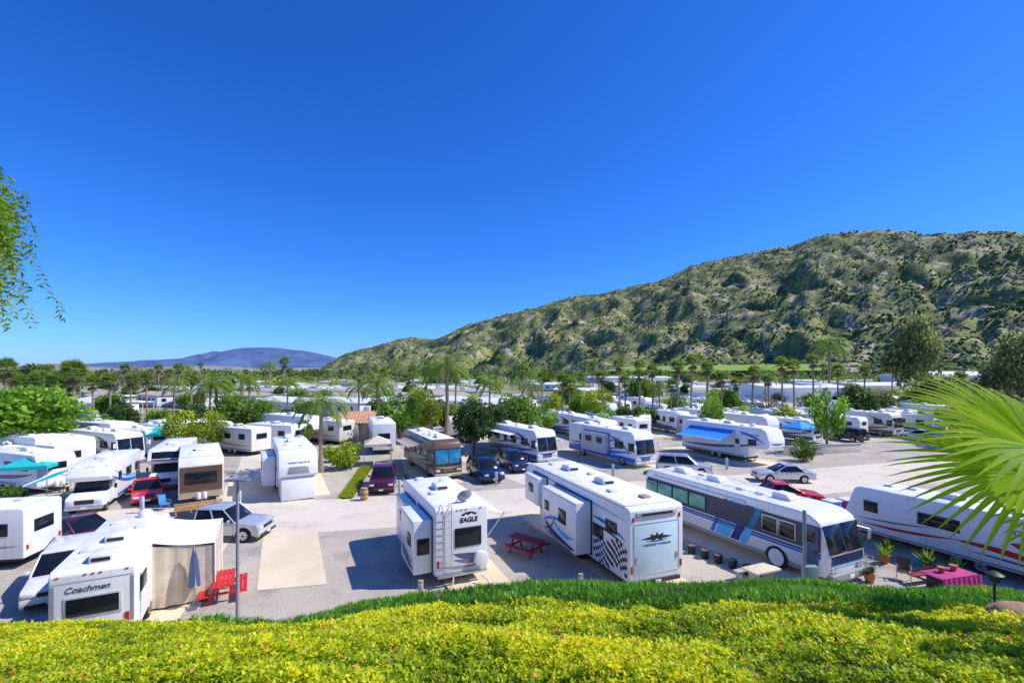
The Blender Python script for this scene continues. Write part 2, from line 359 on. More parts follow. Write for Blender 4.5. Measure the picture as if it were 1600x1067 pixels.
def classc(L=7.5,paint=None,label='',st=(MBLUE,SBLUE),group=None,over=None):
    W=2.35;Hh=3.15; r=thing('motorhome',label,'motorhome',group=group); a,b=-L/2,L/2; P=Part(); paint=paint or WHITE
    P.prof([(a,.5),(b-2.0,.5),(b-2.0,2.0),(b-.75,2.05),(b-.62,2.35),(b-1.0,Hh-.1),(b-1.3,Hh),(a+.1,Hh),(a,Hh-.1)],-W/2,W/2,paint,.07,3); P.done(r,'body')
    P=Part(); P.prof([(b-2.1,.45),(b-.95,.45),(b-.95,.5),(b-.1,.5),(b,.6),(b,1.0),(b-.12,1.15),(b-.95,1.3),(b-2.1,1.35)],-.98,.98,paint,.06); P.done(r,'hood')
    P=Part(); P.hexa([(-.92,b-2.05,1.3),(.92,b-2.05,1.3),(.92,b-.95,1.28),(-.92,b-.95,1.28)],[(-.88,b-2.05,2.02),(.88,b-2.05,2.02),(.82,b-1.45,2.02),(-.82,b-1.45,2.02)],GLASS,.02); P.done(r,'windshield')
    P=Part(); P.box((0,b+.01,.85),(1.0,.05,.28),BLACK,.01); P.done(r,'grille'); lamps(r,'F',W,L,.85,(-.75,.75),LAMPG,.3,.22,'headlight')
    P=Part(); P.box((0,b+.05,.5),(2.0,.16,.22),STEEL,.04); P.box((0,b+.14,.5),(.32,.01,.15),CREAM); P.done(r,'bumper')
    if over: P=Part(); P.hexa([(-.9,b-.66,2.3),(.9,b-.66,2.3),(.9,b-.6,2.3),(-.9,b-.6,2.3)],[(-.9,b-1.0,2.95),(.9,b-1.0,2.95),(.9,b-.92,2.95),(-.9,b-.92,2.95)],over,.01); P.done(r,'window')
    for s,sx in(('L',-1),('R',1)):
        decal(r,'stripe',s,W,L,[(rect(a+.1,.6,b-2.1,.8),st[0]),(cres((a+.2,1.1),(b-.9,2.3),-.3,.25),st[0]),(cres((a+.2,1.4),(b-1.5,2.6),-.35,.15),st[1])])
        for u,w in((a+1,.9),(a+3,1.2),(b-2.6,.6)): win(r,s,W,L,u,2.0,w,.6)
        wheel(r,sx*.85,b-.85,.37); wheel(r,sx*(W/2-.14),a+1.7,.37); arch(r,s,W,L,a+1.7,.45)
        P=Part(); P.cyl((sx*.95,b-1.5,1.5),(sx*1.25,b-1.35,1.5),.02,.02,BLACK,6); P.box((sx*1.28,b-1.33,1.55),(.16,.08,.34),BLACK,.03); P.done(r,'mirror')
    ac(r,0,.2,Hh); vent(r,.4,-1.8,Hh); vent(r,-.4,1.6,Hh); ladder(r,W,L,-.7,.7,Hh); markers(r,'F',W,L-1.9,Hh-.12); lamps(r,'B',W,L,.9,(-1,1),TAILR)
    return r
def car(kind,paint,label,cat=None,group=None):
    cat=cat or {'sedan':'car','suv':'car','pickup':'pickup truck','van':'van'}[kind]
    nm={'sedan':'parked_car','suv':'parked_suv','pickup':'pickup_truck','van':'parked_van'}[kind]
    r=thing(nm,label,cat,group=group)
    L,W,Hh,belt={'sedan':(4.6,1.8,1.45,.93),'suv':(4.75,1.9,1.78,1.1),'pickup':(5.4,1.95,1.8,1.12),'van':(5.3,2.0,2.05,1.15)}[kind]
    a,b=-L/2,L/2; R=.33 if kind=='sedan' else .38; wf,wr=b-.9,a+.95 if kind!='pickup' else a+1.15
    def ar(yc):
        return [(yc+(R+.07)*math.cos(t),R+(R+.07)*math.sin(t)) for t in [math.pi*(1-i/8) for i in range(9)] if R+(R+.07)*math.sin(t)>.27]
    bot=[(a+.05,.28)]+ar(wr)+ar(wf)+[(b-.08,.26)]
    cowl={'sedan':b-1.35,'suv':b-1.3,'pickup':b-1.4,'van':b-1.0}[kind]; hz=belt-.03
    top=[(b,.38),(b,.62),(b-.12,hz-.13),(cowl,hz)]+([(a+.55,belt+.03),(a+.05,belt-.03)] if kind=='sedan' else [(a+.03,belt)])+[(a,.5)]
    P=Part(); P.prof(bot+top,-W/2,W/2,paint,.07,2); P.done(r,'body')
    g0={'sedan':a+.75,'suv':a+.06,'pickup':a+1.75,'van':a+.06}[kind]
    r0={'sedan':a+1.45,'suv':a+.35,'pickup':a+1.85,'van':a+.15}[kind]; r1={'sedan':cowl-.95,'suv':cowl-.75,'pickup':cowl-.7,'van':cowl-.7}[kind]
    wb=W/2-.05; wt=W/2-.22; z0=belt-.03; z1=Hh-.05
    P=Part(); P.hexa([(-wb,g0,z0),(wb,g0,z0),(wb,cowl,z0),(-wb,cowl,z0)],[(-wt,r0,z1),(wt,r0,z1),(wt,r1,z1),(-wt,r1,z1)],GLASS,.03); P.done(r,'window')
    P=Part(); P.box((0,(r0+r1)/2,Hh-.03),(wt*2+.04,r1-r0+.06,.07),paint,.03)
    for sx in(-1,1):
        for (y0,y1) in((g0,r0),(cowl,r1)): P.cyl((sx*wb,y0,z0),(sx*wt,y1,z1),.04,.035,paint,6)
        for f in((.5,) if kind!='van' else(.33,.66)):
            ym=g0+(cowl-g0)*f; yt=r0+(r1-r0)*f*1.02; P.cyl((sx*(wb+.005),ym,z0),(sx*(wt+.005),yt,z1),.04,.04,BLACK if kind=='sedan' else paint,6)
    if kind in('suv','van'):
        for sx in(-1,1): P.cyl((sx*(wt-.03),r0+.2,Hh+.05),(sx*(wt-.03),r1-.2,Hh+.05),.02,.02,BLACK,6)
    P.done(r,'roof')
    if kind=='pickup':
        P=Part(); P.box((0,(a+g0)/2,belt+.004),(W-.3,g0-a-.2,.02),BLACK); P.done(r,'truck_bed')
    for sx in(-1,1):
        P=Part(); P.box((sx*(W/2-.25),b-.02,.66 if kind=='sedan' else .78),(.36,.08,.16),LAMPG,.03); P.done(r,'headlight')
        P=Part(); P.box((sx*(W/2-.18),a+.02,.75 if kind=='sedan' else .9),(.26,.08,.2),TAILR,.03); P.done(r,'tail_light')
        P=Part(); P.box((sx*(W/2+.08),cowl-.25,belt+.08),(.2,.1,.14),paint,.03); P.done(r,'mirror')
        for y in(wf,wr): wheel(r,sx*(W/2-.11),y,R,.22)
        for f in(.3,.62): P=Part(); P.box((sx*(W/2+.005),g0+(cowl-g0)*f,belt-.14),(.02,.14,.03),BLACK); P.done(r,'door_handle')
        P=Part()
        for f in(.02,.5,.97): P.box((sx*(W/2+.001),g0+(cowl-g0)*f,belt*.62),(.006,.012,belt*.6),BLACK)
        P.done(r,'door_seam')
    P=Part(); P.box((0,b+.0,.64 if kind=='sedan' else .76),(.85,.06,.15),BLACK,.02); P.box((0,b+.01,.36),(W-.3,.06,.12),BLACK,.02); P.box((0,b+.04,.42),(.32,.01,.12),WHITE); P.done(r,'grille')
    P=Part(); P.box((0,a-.02,.4),(W-.2,.1,.16),BLACK if kind!='sedan' else paint,.03); P.box((0,a-.03,.68),(.32,.02,.13),WHITE); P.done(r,'bumper')
    return r
# ================================================================= HERO VEHICLES
# toy hauler fifth wheel
W,L,Hh=2.8,11.3,3.7
r=trailer(L,W,Hh,'fifth','fifth_wheel_trailer','long white fifth-wheel trailer with blue swirls and chequered flag graphic')
corner(r,(-.36,.933),-W/2,-L/2,4.9,19.8)
slideout(r,'L',W,L,-2.6,1.2,.75,3.2,.85,WHITE,[(-1.2,2.2,.8,.7),(.6,2.3,.5,.5)]); slideout(r,'L',W,L,2.3,4.2,1.75,3.3,.6,WHITE,[(3.3,2.6,.6,.5)])
W2=W+1.7
decal(r,'stripe','L',W2,L,[(cres((-2.5,.95),(.9,1.5),-.3,.45),DBLUE),(cres((-2.5,1.45),(.2,2.0),-.35,.25),SBLUE),(cres((-2.3,.85),(1.1,1.05),-.1,.18),GREY),(cres((-1.5,1.9),(1.1,1.4),.2,.16),MBLUE),(cres((-.4,2.0),(1.0,1.1),-.3,.12),DBLUE)],.01)
ch=[]
for i in range(16):
    for j in range(7):
        if (i+j)%2==0:
            y=-5.5+i*.17; z=.7+j*.17+.22*math.sin(i*.45); ch.append(([(y,z),(y+.17,z+.06),(y+.17,z+.23),(y,z+.17)],DBLUE if i>9 else BLACK))
decal(r,'chequered_flag_graphic','L',W,L,ch+[(cres((-5.4,2.25),(-2.7,2.6),.12,.2),MBLUE),(cres((-5.3,2.05),(-2.7,2.25),.1,.12),BLACK),(cres((1.4,1.0),(4.8,2.6),-.3,.3),DBLUE),(cres((-5.5,3.1),(4.6,3.35),.04,.07),GREY)],.006)
win(r,'L',W,L,-4.3,2.55,.9,.5); win(r,'L',W,L,-3.2,2.0,.9,.6,GLASS,BLACK)
P=Part(); P.box(pt('B',W,L,0,1.92,.004),(2.3,.02,2.16),PALE,.004) # ramp door
for (x,z,sx,sz) in((0,.85,2.3,.03),(0,3.0,2.3,.03),(-1.15,1.92,.03,2.15),(1.15,1.92,.03,2.15)): P.box(pt('B',W,L,x,z,.012),(sx,.03,sz),LGREY,.005)
for x in(-1.05,1.05): P.box(pt('B',W,L,x,1.5,.03),(.08,.05,.25),STEEL,.01)
P.done(r,'ramp_door')
decal(r,'slash_emblem','B',W,L,[([(-.85,2.33),(-.3,2.42),(-.36,2.52),(-.08,2.44),(0,2.6),(.08,2.44),(.36,2.52),(.3,2.42),(.85,2.33),(.3,2.28),(.2,2.2),(.0,2.3),(-.2,2.2),(-.3,2.28)],BLACK),(cres((-.6,2.26),(.6,2.26),-.06,.05),MBLUE)],.018)
text(r,'lettering','WEEKEND WARRIOR',.15,'B',W,L,0,2.06,BLACK,.02,.2)
P=Part(); P.box((0,-L/2+.02,3.38),(2.1,.14,.22),LGREY,.03); P.box((0,-L/2-.05,3.38),(1.6,.03,.1),BLACK); P.done(r,'marker_light')
lamps(r,'B',W,L,1.1,(-1.27,1.27),TAILR,.1,.3); lamps(r,'B',W,L,3.2,(-1.2,1.2),TAILR,.08,.2)
P=Part(); P.box((0,-L/2-.02,.5),(2.4,.14,.14),BLACK,.02); P.box((0,-L/2-.1,.5),(.3,.02,.15),WHITE); P.done(r,'bumper')
for sx in(-1,1): P=Part(); P.box((sx*(W/2-.02),-.6,Hh-.06),(.06,L-1.9,.06),TANPL,.01); P.done(r,'roof_rail')
ac(r,0,2.2,Hh);ac(r,.1,-1.3,Hh); vent(r,.5,.6,Hh); vent(r,-.5,-3,Hh); vent(r,.3,-4.4,Hh,TANPL); vent(r,-.3,3.8,Hh)
# Eagle
W,L,Hh=2.45,6.6,3.45
r=trailer(L,W,Hh,'box','fifth_wheel_trailer','white travel trailer with ladder, satellite dish and slide-outs')
corner(r,(-.42,.907),-W/2,-L/2,-3.35,20.6)
slideout(r,'L',W,L,-2.9,-.3,.55,2.9,.85,WHITE,[(-2.1,1.9,.6,.55)]); slideout(r,'L',W,L,.3,2.6,.55,2.8,.5,WHITE,[(1.4,1.9,.6,.5)])
decal(r,'stripe','L',W+1.7,L,[(cres((-2.9,.8),(-.4,1.2),-.1,.25),SLATE),(cres((-2.9,1.1),(-.4,1.35),-.1,.1),PURP)],.01)
win(r,'B',W,L-.8,-1.65,1.75,.55,.7,e=.01)
win(r,'B',W,L,.3,2.05,1.25,.85,GLASS); text(r,'lettering','EAGLE',.29,'B',W,L,.32,2.8,BLACK,.012,.15,.01)
decal(r,'stripe','B',W,L,[(cres((-.4,1.35),(1.1,1.2),-.1,.28),SLATE),(cres((-.4,1.1),(1.1,.95),-.08,.18),PURP),(cres((-1.1,.85),(1.1,.75),-.06,.12),GREY),([(-.05,3.05),(.1,2.98),(.2,3.08),(.32,3.0),(.45,3.1),(.6,3.0),(.75,3.05),(.45,3.16),(.2,3.15)],BLACK)])
ladder(r,W,L,-.72,.7,Hh)
P=Part(); P.cyl((.85,-L/2-.1,1.05),(.85,-L/2-.32,1.05),.36,.34,WHITE,24,.04); P.done(r,'spare_tyre_cover')
lamps(r,'B',W,L,1.0,(-1.08,1.08),TAILR,.1,.3); markers(r,'B',W,L,3.28)
P=Part(); P.box((0,-L/2-.1,.48),(2.3,.12,.12),STEEL,.02); P.done(r,'bumper')
P=Part() # dish
t=bmesh.new(); bmesh.ops.create_uvsphere(t,u_segments=20,v_segments=12,radius=.5)
bmesh.ops.delete(t,geom=[v for v in t.verts if v.co.z>-.33],context='VERTS')
bmesh.ops.transform(t,matrix=Matrix.Translation((.3,-2.5,3.95))@Matrix.Rotation(-1.0,4,'X'),verts=t.verts); P.app(t,GREY)
P.cyl((.3,-2.4,Hh),(.3,-2.3,3.75),.03,.03,BLACK,6); P.cyl((.3,-2.3,3.65),(.3,-2.75,3.85),.015,.015,BLACK,6); P.box((.3,-2.75,3.87),(.07,.08,.07),BLACK); P.done(r,'satellite_dish')
ac(r,0,.2,Hh); vent(r,.6,1.5,Hh); vent(r,-.6,-.8,Hh); vent(r,-.5,2.4,Hh)
awning(r,'R',W,-2.2,2.2,3.1,1.3,.55,WCANV)
# Coachmen
W,L,Hh=2.25,7.0,2.95
r=trailer(L,W,Hh,'slant','travel_trailer','white travel trailer with dark rear window and rounded rear cap')
corner(r,(-.46,.888),-W/2,-L/2,-14.9,15.2)
P=Part(); P.box((0,-L/2-.012,1.72),(1.5,.03,.72),LGREY,.01); P.box((0,-L/2-.03,1.72),(1.36,.03,.58),GLASS,.01); P.done(r,'window')
decal(r,'stripe','B',W,L,[(rect(-1.05,.62,1.05,.7),LGREY),(rect(-1.08,.9,1.08,.93),LGREY),(rect(-1.08,2.55,1.08,2.58),LGREY),(rect(-1.08,1.0,-.98,2.5),GREY),(rect(.98,1.0,1.08,2.5),GREY)])
text(r,'lettering','Coachmen',.27,'B',W,L,-.15,2.3,SLATE,.012,.3,.004)
lamps(r,'B',W,L,1.15,(-.9,.9),TAILR,.12,.3); markers(r,'B',W,L,2.78); ac(r,0,-.4,Hh); ac(r,.1,-2.6,Hh); vent(r,.5,.9,Hh); vent(r,-.5,1.8,Hh); vent(r,-.6,-1.6,Hh); dome(r,.3,2.6,Hh)
decal(r,'stripe','L',W,L,[(rect(-3.4,.7,3.0,.85),LGREY),(cres((-3.4,1.2),(2.9,1.3),-.1,.18),SLATE)])
for u in(-2.4,0,2): win(r,'L',W,L,u,1.9,.9,.55)
for u in(-2.4,2.3): win(r,'R',W,L,u,1.9,.9,.55)
P=Part(); P.box((0,-L/2-.1,.48),(2.2,.12,.12),STEEL,.02); P.done(r,'bumper')
# canvas room beside it
r=thing('awning_room','white and beige canvas awning room attached beside a travel trailer','awning',(-14.25,18.5,0),head(-.46,.888))
P=Part(); n=8
for i in range(n):
    a0=i/n;b0=(i+1)/n; f=lambda t:2.75-.35*t-.1*math.sin(t*math.pi)
    P.poly([(2.25*a0,0,f(a0)),(2.25*b0,0,f(b0)),(2.25*b0,3.6,f(b0)),(2.25*a0,3.6,f(a0))],WCANV)
P.done(r,'roof')
P=Part()
def wall(p,q,z0,z1,m):
    n=14
    for i in range(n):
        t0=i/n;t1=(i+1)/n; o0=.05*math.sin(i*1.7); o1=.05*math.sin((i+1)*1.7)
        d=Vector((q[0]-p[0],q[1]-p[1])); nn=Vector((-d.y,d.x)).normalized()
        A=Vector(p)+d*t0+nn*o0; B=Vector(p)+d*t1+nn*o1; A2=Vector(p)+d*t0; B2=Vector(p)+d*t1
        zt0=z1[0]+(z1[1]-z1[0])*t0; zt1=z1[0]+(z1[1]-z1[0])*t1
        P.poly([(A.x,A.y,z0),(B.x,B.y,z0),(B2.x,B2.y,zt1),(A2.x,A2.y,zt0)],m)
wall((.1,.05),(2.2,.05),.1,(2.55,2.3),BEIGE); wall((2.22,.05),(2.22,3.55),.1,(2.3,2.3),BEIGE); wall((.1,3.55),(2.2,3.55),.1,(2.55,2.3),BEIGE)
P.done(r,'wall')
for y in(.02,3.6):
    P=Part(); P.cyl((2.25,y,0),(2.25,y,2.4),.03,.03,WHITE,8); P.done(r,'pole')
# vintage bus
W,L,Hh=2.6,11.8,3.05
r=thing('touring_bus','vintage silver and white touring bus with blue slanted stripes','bus'); corner(r,(.42,-.907),W/2,L/2,13.75,20.6)
a,b=-L/2,L/2
P=Part(); P.prof([(a,.35),(b-.15,.35),(b,.5),(b+.05,1.25),(b+.03,1.35),(b-.28,2.45),(b-.42,2.75),(b-.8,Hh-.08),(b-1.4,Hh),(a+.5,Hh),(a+.1,Hh-.3),(a,Hh-.7)],-W/2,W/2,WHITE,.16,4); P.done(r,'body')
for s in('R','L'):
    sg=1 if s=='R' else -1
    P=Part()
    for i in range(6): P.box(pt(s,W,L,-.1,.62+i*.085,.01),(.03,L-.9,.055),ALU,.012)
    P.box(pt(s,W,L,-.1,.46,.008),(.02,L-.8,.2),GREY,.005)
    P.done(r,'fluted_panel')
    decal(r,'stripe',s,W,L,[(rect(a+.2,1.14,b-.3,1.26),MBLUE),(rect(a+.2,1.29,b-.3,1.38),DBLUE),(rect(a+.3,1.44,b-.3,2.54),NAVYB),
        ([(-.15,.62),(.75,.62),(1.7,2.6),(.8,2.6)],SBLUE),([(.85,.62),(1.35,.62),(2.3,2.6),(1.8,2.6)],DBLUE),([(1.42,.62),(1.8,.62),(2.75,2.6),(2.37,2.6)],SBLUE),([(-.5,.62),(-.25,.62),(.7,2.6),(.45,2.6)],MBLUE)],.028)
    for u,w in((-5.15,1.0),(-4.0,1.25),(-2.7,1.25),(-1.4,1.25)): win(r,s,W,L,u,2.0,w,.82,GGLASS,BLACK,e=.035)
    for u,w in((3.15,.85),(4.05,.85)): win(r,s,W,L,u,2.0,w,.8,GLASS,STEEL,e=.035)
    for y in(b-2.4,a+2.5): arch(r,s,W+.08,L,y,.62); wheel(r,sg*(W/2-.07),y,.52,.28,WHITE)
    P=Part(); P.cyl((sg*(W/2+.05),-5,2.7),(sg*(W/2+.05),1.8,2.7),.06,.06,WHITE,10); P.done(r,'awning_roll')
    P=Part(); P.cyl((sg*W/2,b-.3,2.3),(sg*(W/2+.35),b+.05,2.2),.02,.02,STEEL,6); P.box((sg*(W/2+.35),b+.05,1.95),(.2,.08,.42),STEEL,.03); P.done(r,'mirror')
rdoor(r,'R',W+.06,L,b-.75,SLATE,.5,2.5,.7)
decal(r,'stripe','F',W,L,[(rect(-1.15,.96,1.15,1.32),NAVYB),(rect(-1.15,.88,1.15,.93),SBLUE)],.06)
P=Part()
def fyb(z): return b+.03-(z-1.35)*.31/1.1
for x0,x1 in((-1.2,-.03),(.03,1.2)):
    P.hexa([(x0,fyb(1.4)-.02,1.4),(x1,fyb(1.4)-.02,1.4),(x1,fyb(1.4)+.03,1.4),(x0,fyb(1.4)+.03,1.4)],[(x0,fyb(2.58)-.02,2.58),(x1,fyb(2.58)-.02,2.58),(x1,fyb(2.58)+.03,2.58),(x0,fyb(2.58)+.03,2.58)],GLASS,.015)
P.box((0,b+.05,1.37),(2.4,.06,.06),STEEL,.01); P.done(r,'windshield')
for x in(-.92,.92):
    P=Part(); P.box((x,b+.03,.72),(.46,.06,.22),CHROME,.03)
    for k in(-.11,.11): P.cyl((x+k,b+.04,.72),(x+k,b+.08,.72),.085,.08,LAMPG,14)
    P.done(r,'headlight')
P=Part(); P.prof([(b-.1,.22),(b+.2,.22),(b+.24,.35),(b+.22,.58),(b-.1,.6)],-1.28,1.28,GREY,.05); P.box((0,b+.25,.42),(.34,.02,.16),WHITE); P.done(r,'bumper')
ac(r,0,3.0,Hh,WHITE); ac(r,0,-1.2,Hh,WHITE); ac(r,0,-3.8,Hh,WHITE); vent(r,.4,.8,Hh); vent(r,.3,1.9,Hh); vent(r,-.4,-2.6,Hh)
P=Part()
for x in(-.75,.75): P.cyl((x,-4.8,Hh+.1),(x,3.6,Hh+.1),.02,.02,STEEL,6)
for y in range(-4,4,2): P.cyl((-.75,y,Hh+.1),(.75,y,Hh+.1),.015,.015,STEEL,6); P.cyl((-.75,y,Hh-.02),(-.75,y,Hh+.1),.015,.015,STEEL,6); P.cyl((.75,y,Hh-.02),(.75,y,Hh+.1),.015,.015,STEEL,6)
P.done(r,'roof_rack')
# right-hand trailer
W,L,Hh=2.5,9.4,2.95
r=trailer(L,W,Hh,'slant','travel_trailer','white travel trailer with dark red swooshes along its side')
corner(r,(-.43,.903),-W/2,L/2,19.3,27.4)
decal(r,'stripe','L',W,L,[(cres((3.9,1.0),(-.4,1.35),.12,.14),REDS),(cres((-.2,1.3),(-4.5,.85),-.18,.26),REDS),(cres((-.8,.95),(-4.5,.75),-.06,.1),SLATE),(cres((4.2,1.25),(.6,1.6),.08,.08),SLATE),(rect(-4.6,.56,4.1,.66),GREY),(cres((-2.2,1.75),(-3.2,1.75),.05,.3),REDS)])
for u,w in((3.4,.7),(.4,1.7),(-3.9,.8)): win(r,'L',W,L,u,1.95,w,.6,GLASS,BLACK)
text(r,'lettering','LODGE',.36,'L',W,L,-2.7,2.25,DBLUE,.012,.25,.006)
P=Part(); P.box((0,.2,Hh),(2.2,1.1,.06),WHITE,.02); P.done(r,'roof_hatch')
ac(r,0,0.4,Hh); vent(r,.5,2.2,Hh); vent(r,-.5,-2,Hh); vent(r,.2,3.2,Hh)
# Grey Wolf
W,L,Hh=2.6,9.2,3.65
r=trailer(L,W,Hh,'fifth','fifth_wheel_trailer','white fifth-wheel trailer with covered nose and wolf lettering')
corner(r,(.50,-.866),0,L/2,-15.5,34.4)
P=Part(); P.box((0,L/2-1.3,.85),(2.3,2.3,1.6),WCANV,.08); P.done(r,'skirt')
P=Part(); P.hexa([(-.75,L/2+.0,2.0),(.75,L/2+.0,2.0),(.75,L/2+.03,2.0),(-.75,L/2+.03,2.0)],[(-.6,L/2-.0,2.5),(.6,L/2-.0,2.5),(.6,L/2+.03,2.5),(-.6,L/2+.03,2.5)],GREY,.01); P.done(r,'front_panel')
text(r,'lettering','GREY WOLF',.26,'F',W,L,0,2.72,DBLUE,-.08,.1,.008)
slideout(r,'R',W,L,-1.8,1.8,.7,2.9,.9,WHITE,[(0,2.0,.9,.6)])
decal(r,'stripe','R',W,L,[(cres((-4.4,1.0),(4.3,2.6),-.5,.35),GREY),(cres((-4.4,1.4),(3.5,3.0),-.5,.18),LGREY)])
ac(r,0,-.5,Hh); ac(r,0,-3,Hh); vent(r,.5,1.5,Hh); vent(r,-.5,2.4,Hh); ladder(r,W,L,-.8,.8,Hh)
# brown motorhome
r=motorhome(10.2,2.5,3.35,BROWN,BGLASS,'dark brown and tan motorhome with blue reflecting windshield',(TANS,BLACK,CREAM),lower=TANS)
corner(r,(.46,-.888),0,5.1,-5.5,41.0); awning(r,'R',2.5,-3,2.2,2.95,1.5,.3,TANS)
r=motorhome(10.2,2.5,3.35,WHITE,GLASS,'white motorhome with dark and light blue swooshes',(DBLUE,MBLUE,GREY))
corner(r,(.52,-.854),0,5.1,3.6,47.9); awning(r,'R',2.5,-3.5,1.5,2.95,1.2,.25,WCANV)
r=motorhome(11.0,2.55,3.45,WHITE,GLASS,'white motorhome with mid-blue waves and blue window awnings',(MBLUE,DBLUE,SLATE))
corner(r,(.48,-.877),0,5.5,13.0,46.0)
slideout(r,'R',2.55,11,-2.5,1.6,.9,2.9,.5,LGREY,[(-1.2,2.2,1,.6),(.6,2.2,.9,.6)])
# fifth wheel with blue awning
W,L,Hh=2.5,10.8,3.7
r=trailer(L,W,Hh,'fifth','fifth_wheel_trailer','white fifth-wheel trailer with open bright blue awning'); corner(r,(.47,-.883),0,L/2,26.2,46.8)
awning(r,'R',W,-4.2,1.6,3.2,2.2,.9,BCANV); decal(r,'stripe','R',W,L,[(cres((-5.2,1.2),(4.8,2.2),-.35,.3),SLATE),(rect(-5.3,.6,2.6,.75),GREY),(cres((2,3.2),(5,2.2),.1,.25),MBLUE)])
for u,w in((-3.5,1.1),(-.5,1.1),(3.6,.9)): win(r,'R',W,L,u,2.2,w,.6)
rdoor(r,'R',W,L,1.9); text(r,'lettering','MOBILE SUITES',.3,'R',W,L,3.3,2.9,DBLUE,.012,.2,.004)
decal(r,'stripe','F',W,L,[(cres((-1.1,2.15),(1.1,2.25),-.08,.2),SLATE)])
ac(r,0,0,Hh); ac(r,0,-3,Hh); vent(r,.5,2,Hh); dome(r,.3,3,Hh)
# left second row
r=classc(7.6,WHITE,'white class C motorhome with blue stripes',(MBLUE,SBLUE)); corner(r,(.42,-.907),0,3.8,-28.0,31.0); awning(r,'R',2.35,-2.8,1.6,2.8,2.6,1.0,TURQ)
r=classc(8.2,WHITE,'white class C motorhome with wide dark overcab window',(SLATE,MBLUE),over=GLASS); corner(r,(.44,-.90),0,4.1,-27.4,37.2)
W,L,Hh=2.7,8.0,3.3
r=trailer(L,W,Hh,'box','travel_trailer','tan and brown travel trailer with wooden deck in front',paint=CREAM); corner(r,(.56,-.83),0,L/2,-21.9,33.4)
decal(r,'stripe','F',W,L,[(rect(-1.25,1.0,1.25,2.72),BROWN),(rect(-1.25,.6,1.25,.95),TANS)],.03); win(r,'F',W,L,0,1.95,1.9,.8,e=.04); decal(r,'stripe','R',W,L,[(rect(-3.9,.7,3.8,1.1),BROWN),(rect(-3.9,1.2,3.8,1.3),TANS)])
for u in(-2,.5,2.6): win(r,'R',W,L,u,2.1,1.0,.6)
ac(r,0,0,Hh); vent(r,.5,2,Hh); vent(r,-.4,-2,Hh)
r2=thing('wooden_deck','low timber deck with rails','deck',(-21.1,31.9,0),head(.56,-.83)); P=Part()
P.box((0,0,.35),(2.7,1.2,.1),WOOD,.01)
for x in(-1.25,-.42,.42,1.25): P.box((x,.55,.4),(.07,.07,.8),WOOD,.01); P.box((x,-.55,.17),(.07,.07,.34),WOOD,.01)
for z in(.55,.75): P.box((0,.6,z),(2.7,.04,.09),WOOD,.01)
P.done(r2,'timber_frame')
W,L,Hh=2.4,6.5,2.9
r=trailer(L,W,Hh,'box','travel_trailer','white travel trailer at the edge of the gravel'); corner(r,(-.98,-.17),-W/2,-L/2,-23.3,22.6)
decal(r,'stripe','L',W,L,[(cres((-3.1,1.1),(3,1.3),-.1,.2),GREY)]); win(r,'B',W,L,0,1.9,1.2,.6); win(r,'L',W,L,-2.2,1.9,.8,.6); win(r,'L',W,L,1,1.9,1.2,.6); ac(r,0,0,Hh); vent(r,.4,-2,Hh); lamps(r,'B',W,L,1,(-1,1),TAILR)
# ---------------------------------------------------------------- cars
def putcar(kind,paint,label,x,y,hd):
    r=car(kind,paint,label); r.location=(x,y,0); r.rotation_euler=(0,0,head(*hd)); return r
putcar('pickup',CARSIL,'silver pickup truck on the park road',-16.6,27.0,(1,.0))
putcar('suv',CARWH,'white SUV parked beside a travel trailer',-19.4,20.6,(.55,-.83))
putcar('sedan',CARMAR,'dark maroon car with raised hood',-23.6,26.0,(.9,-.3))
putcar('sedan',CARRED,'small red car between motorhomes',-26.9,34.9,(.62,-.78))
putcar('suv',CARMAR,'dark plum compact SUV',-10.4,38.2,(.2,-.98))
putcar('suv',CARBLUE,'dark navy SUV beside the brown motorhome',-2.4,41.6,(.4,-.9))
putcar('suv',CARBLUE,'navy SUV parked near the white motorhome',.1,45.6,(.4,-.9))
putcar('suv',CARSIL,'silver SUV parked behind the bus',15.7,43.3,(.95,-.3))
putcar('sedan',CARSIL,'silver sedan seen from its side on the road',23.2,40.6,(-1,.1))
putcar('sedan',CARRED,'red car mostly hidden behind the bus',19.6,34.0,(.98,-.2))
# ---------------------------------------------------------------- small furniture
def picnic(x,y,rot,m,label,m2=None):
    r=thing('picnic_table',label,'picnic table',(x,y,0),rot); m2=m2 or m; P=Part()
    for i in range(5): P.box((-.32+i*.16,0,.76),(.145,1.9,.045),m,.008)
    P.done(r,'table_top')
    for sx in(-1,1):
        P=Part()
        for k in(0,.16): P.box((sx*(.62+k),0,.45),(.145,1.9,.045),m,.008)
        P.done(r,'bench')
    for y in(-.65,.65):
        P=Part(); P.box((0,y,.72),(.7,.05,.09),m2); P.box((0,y,.40),(1.6,.05,.09),m2)
        for sx in(-1,1): P.box((sx*.38,y+.04,.36),(.09,.05,.82),m2,0,Matrix.Rotation(sx*-.42,4,'Y'))
        P.done(r,'leg')
    return r
picnic(.75,24.6,.9,MAROON,'maroon painted wooden picnic table on gravel')
picnic(-12.1,19.9,.5,REDW,'bright red wooden picnic table by the awning room')
def planter(x,y,lab,plant=True,s=1,col=None):
    r=thing('potted_plant',lab,'potted plant',(x,y,0)); P=Part(); P.cyl((0,0,0),(0,0,.38*s),.15*s,.23*s,col or TERRA,16,.02); P.cyl((0,0,.36*s),(0,0,.40*s),.25*s,.25*s,col or TERRA,16); P.done(r,'pot')
    return r
r=thing('closed_umbrella','closed grey patio umbrella on a pole','umbrella',(-12.75,19.0,0)); P=Part(); P.cyl((0,0,0),(0,0,2.5),.025,.025,STEEL,8); P.cyl((0,0,0),(0,0,.1),.28,.25,CONC,16); P.done(r,'pole')
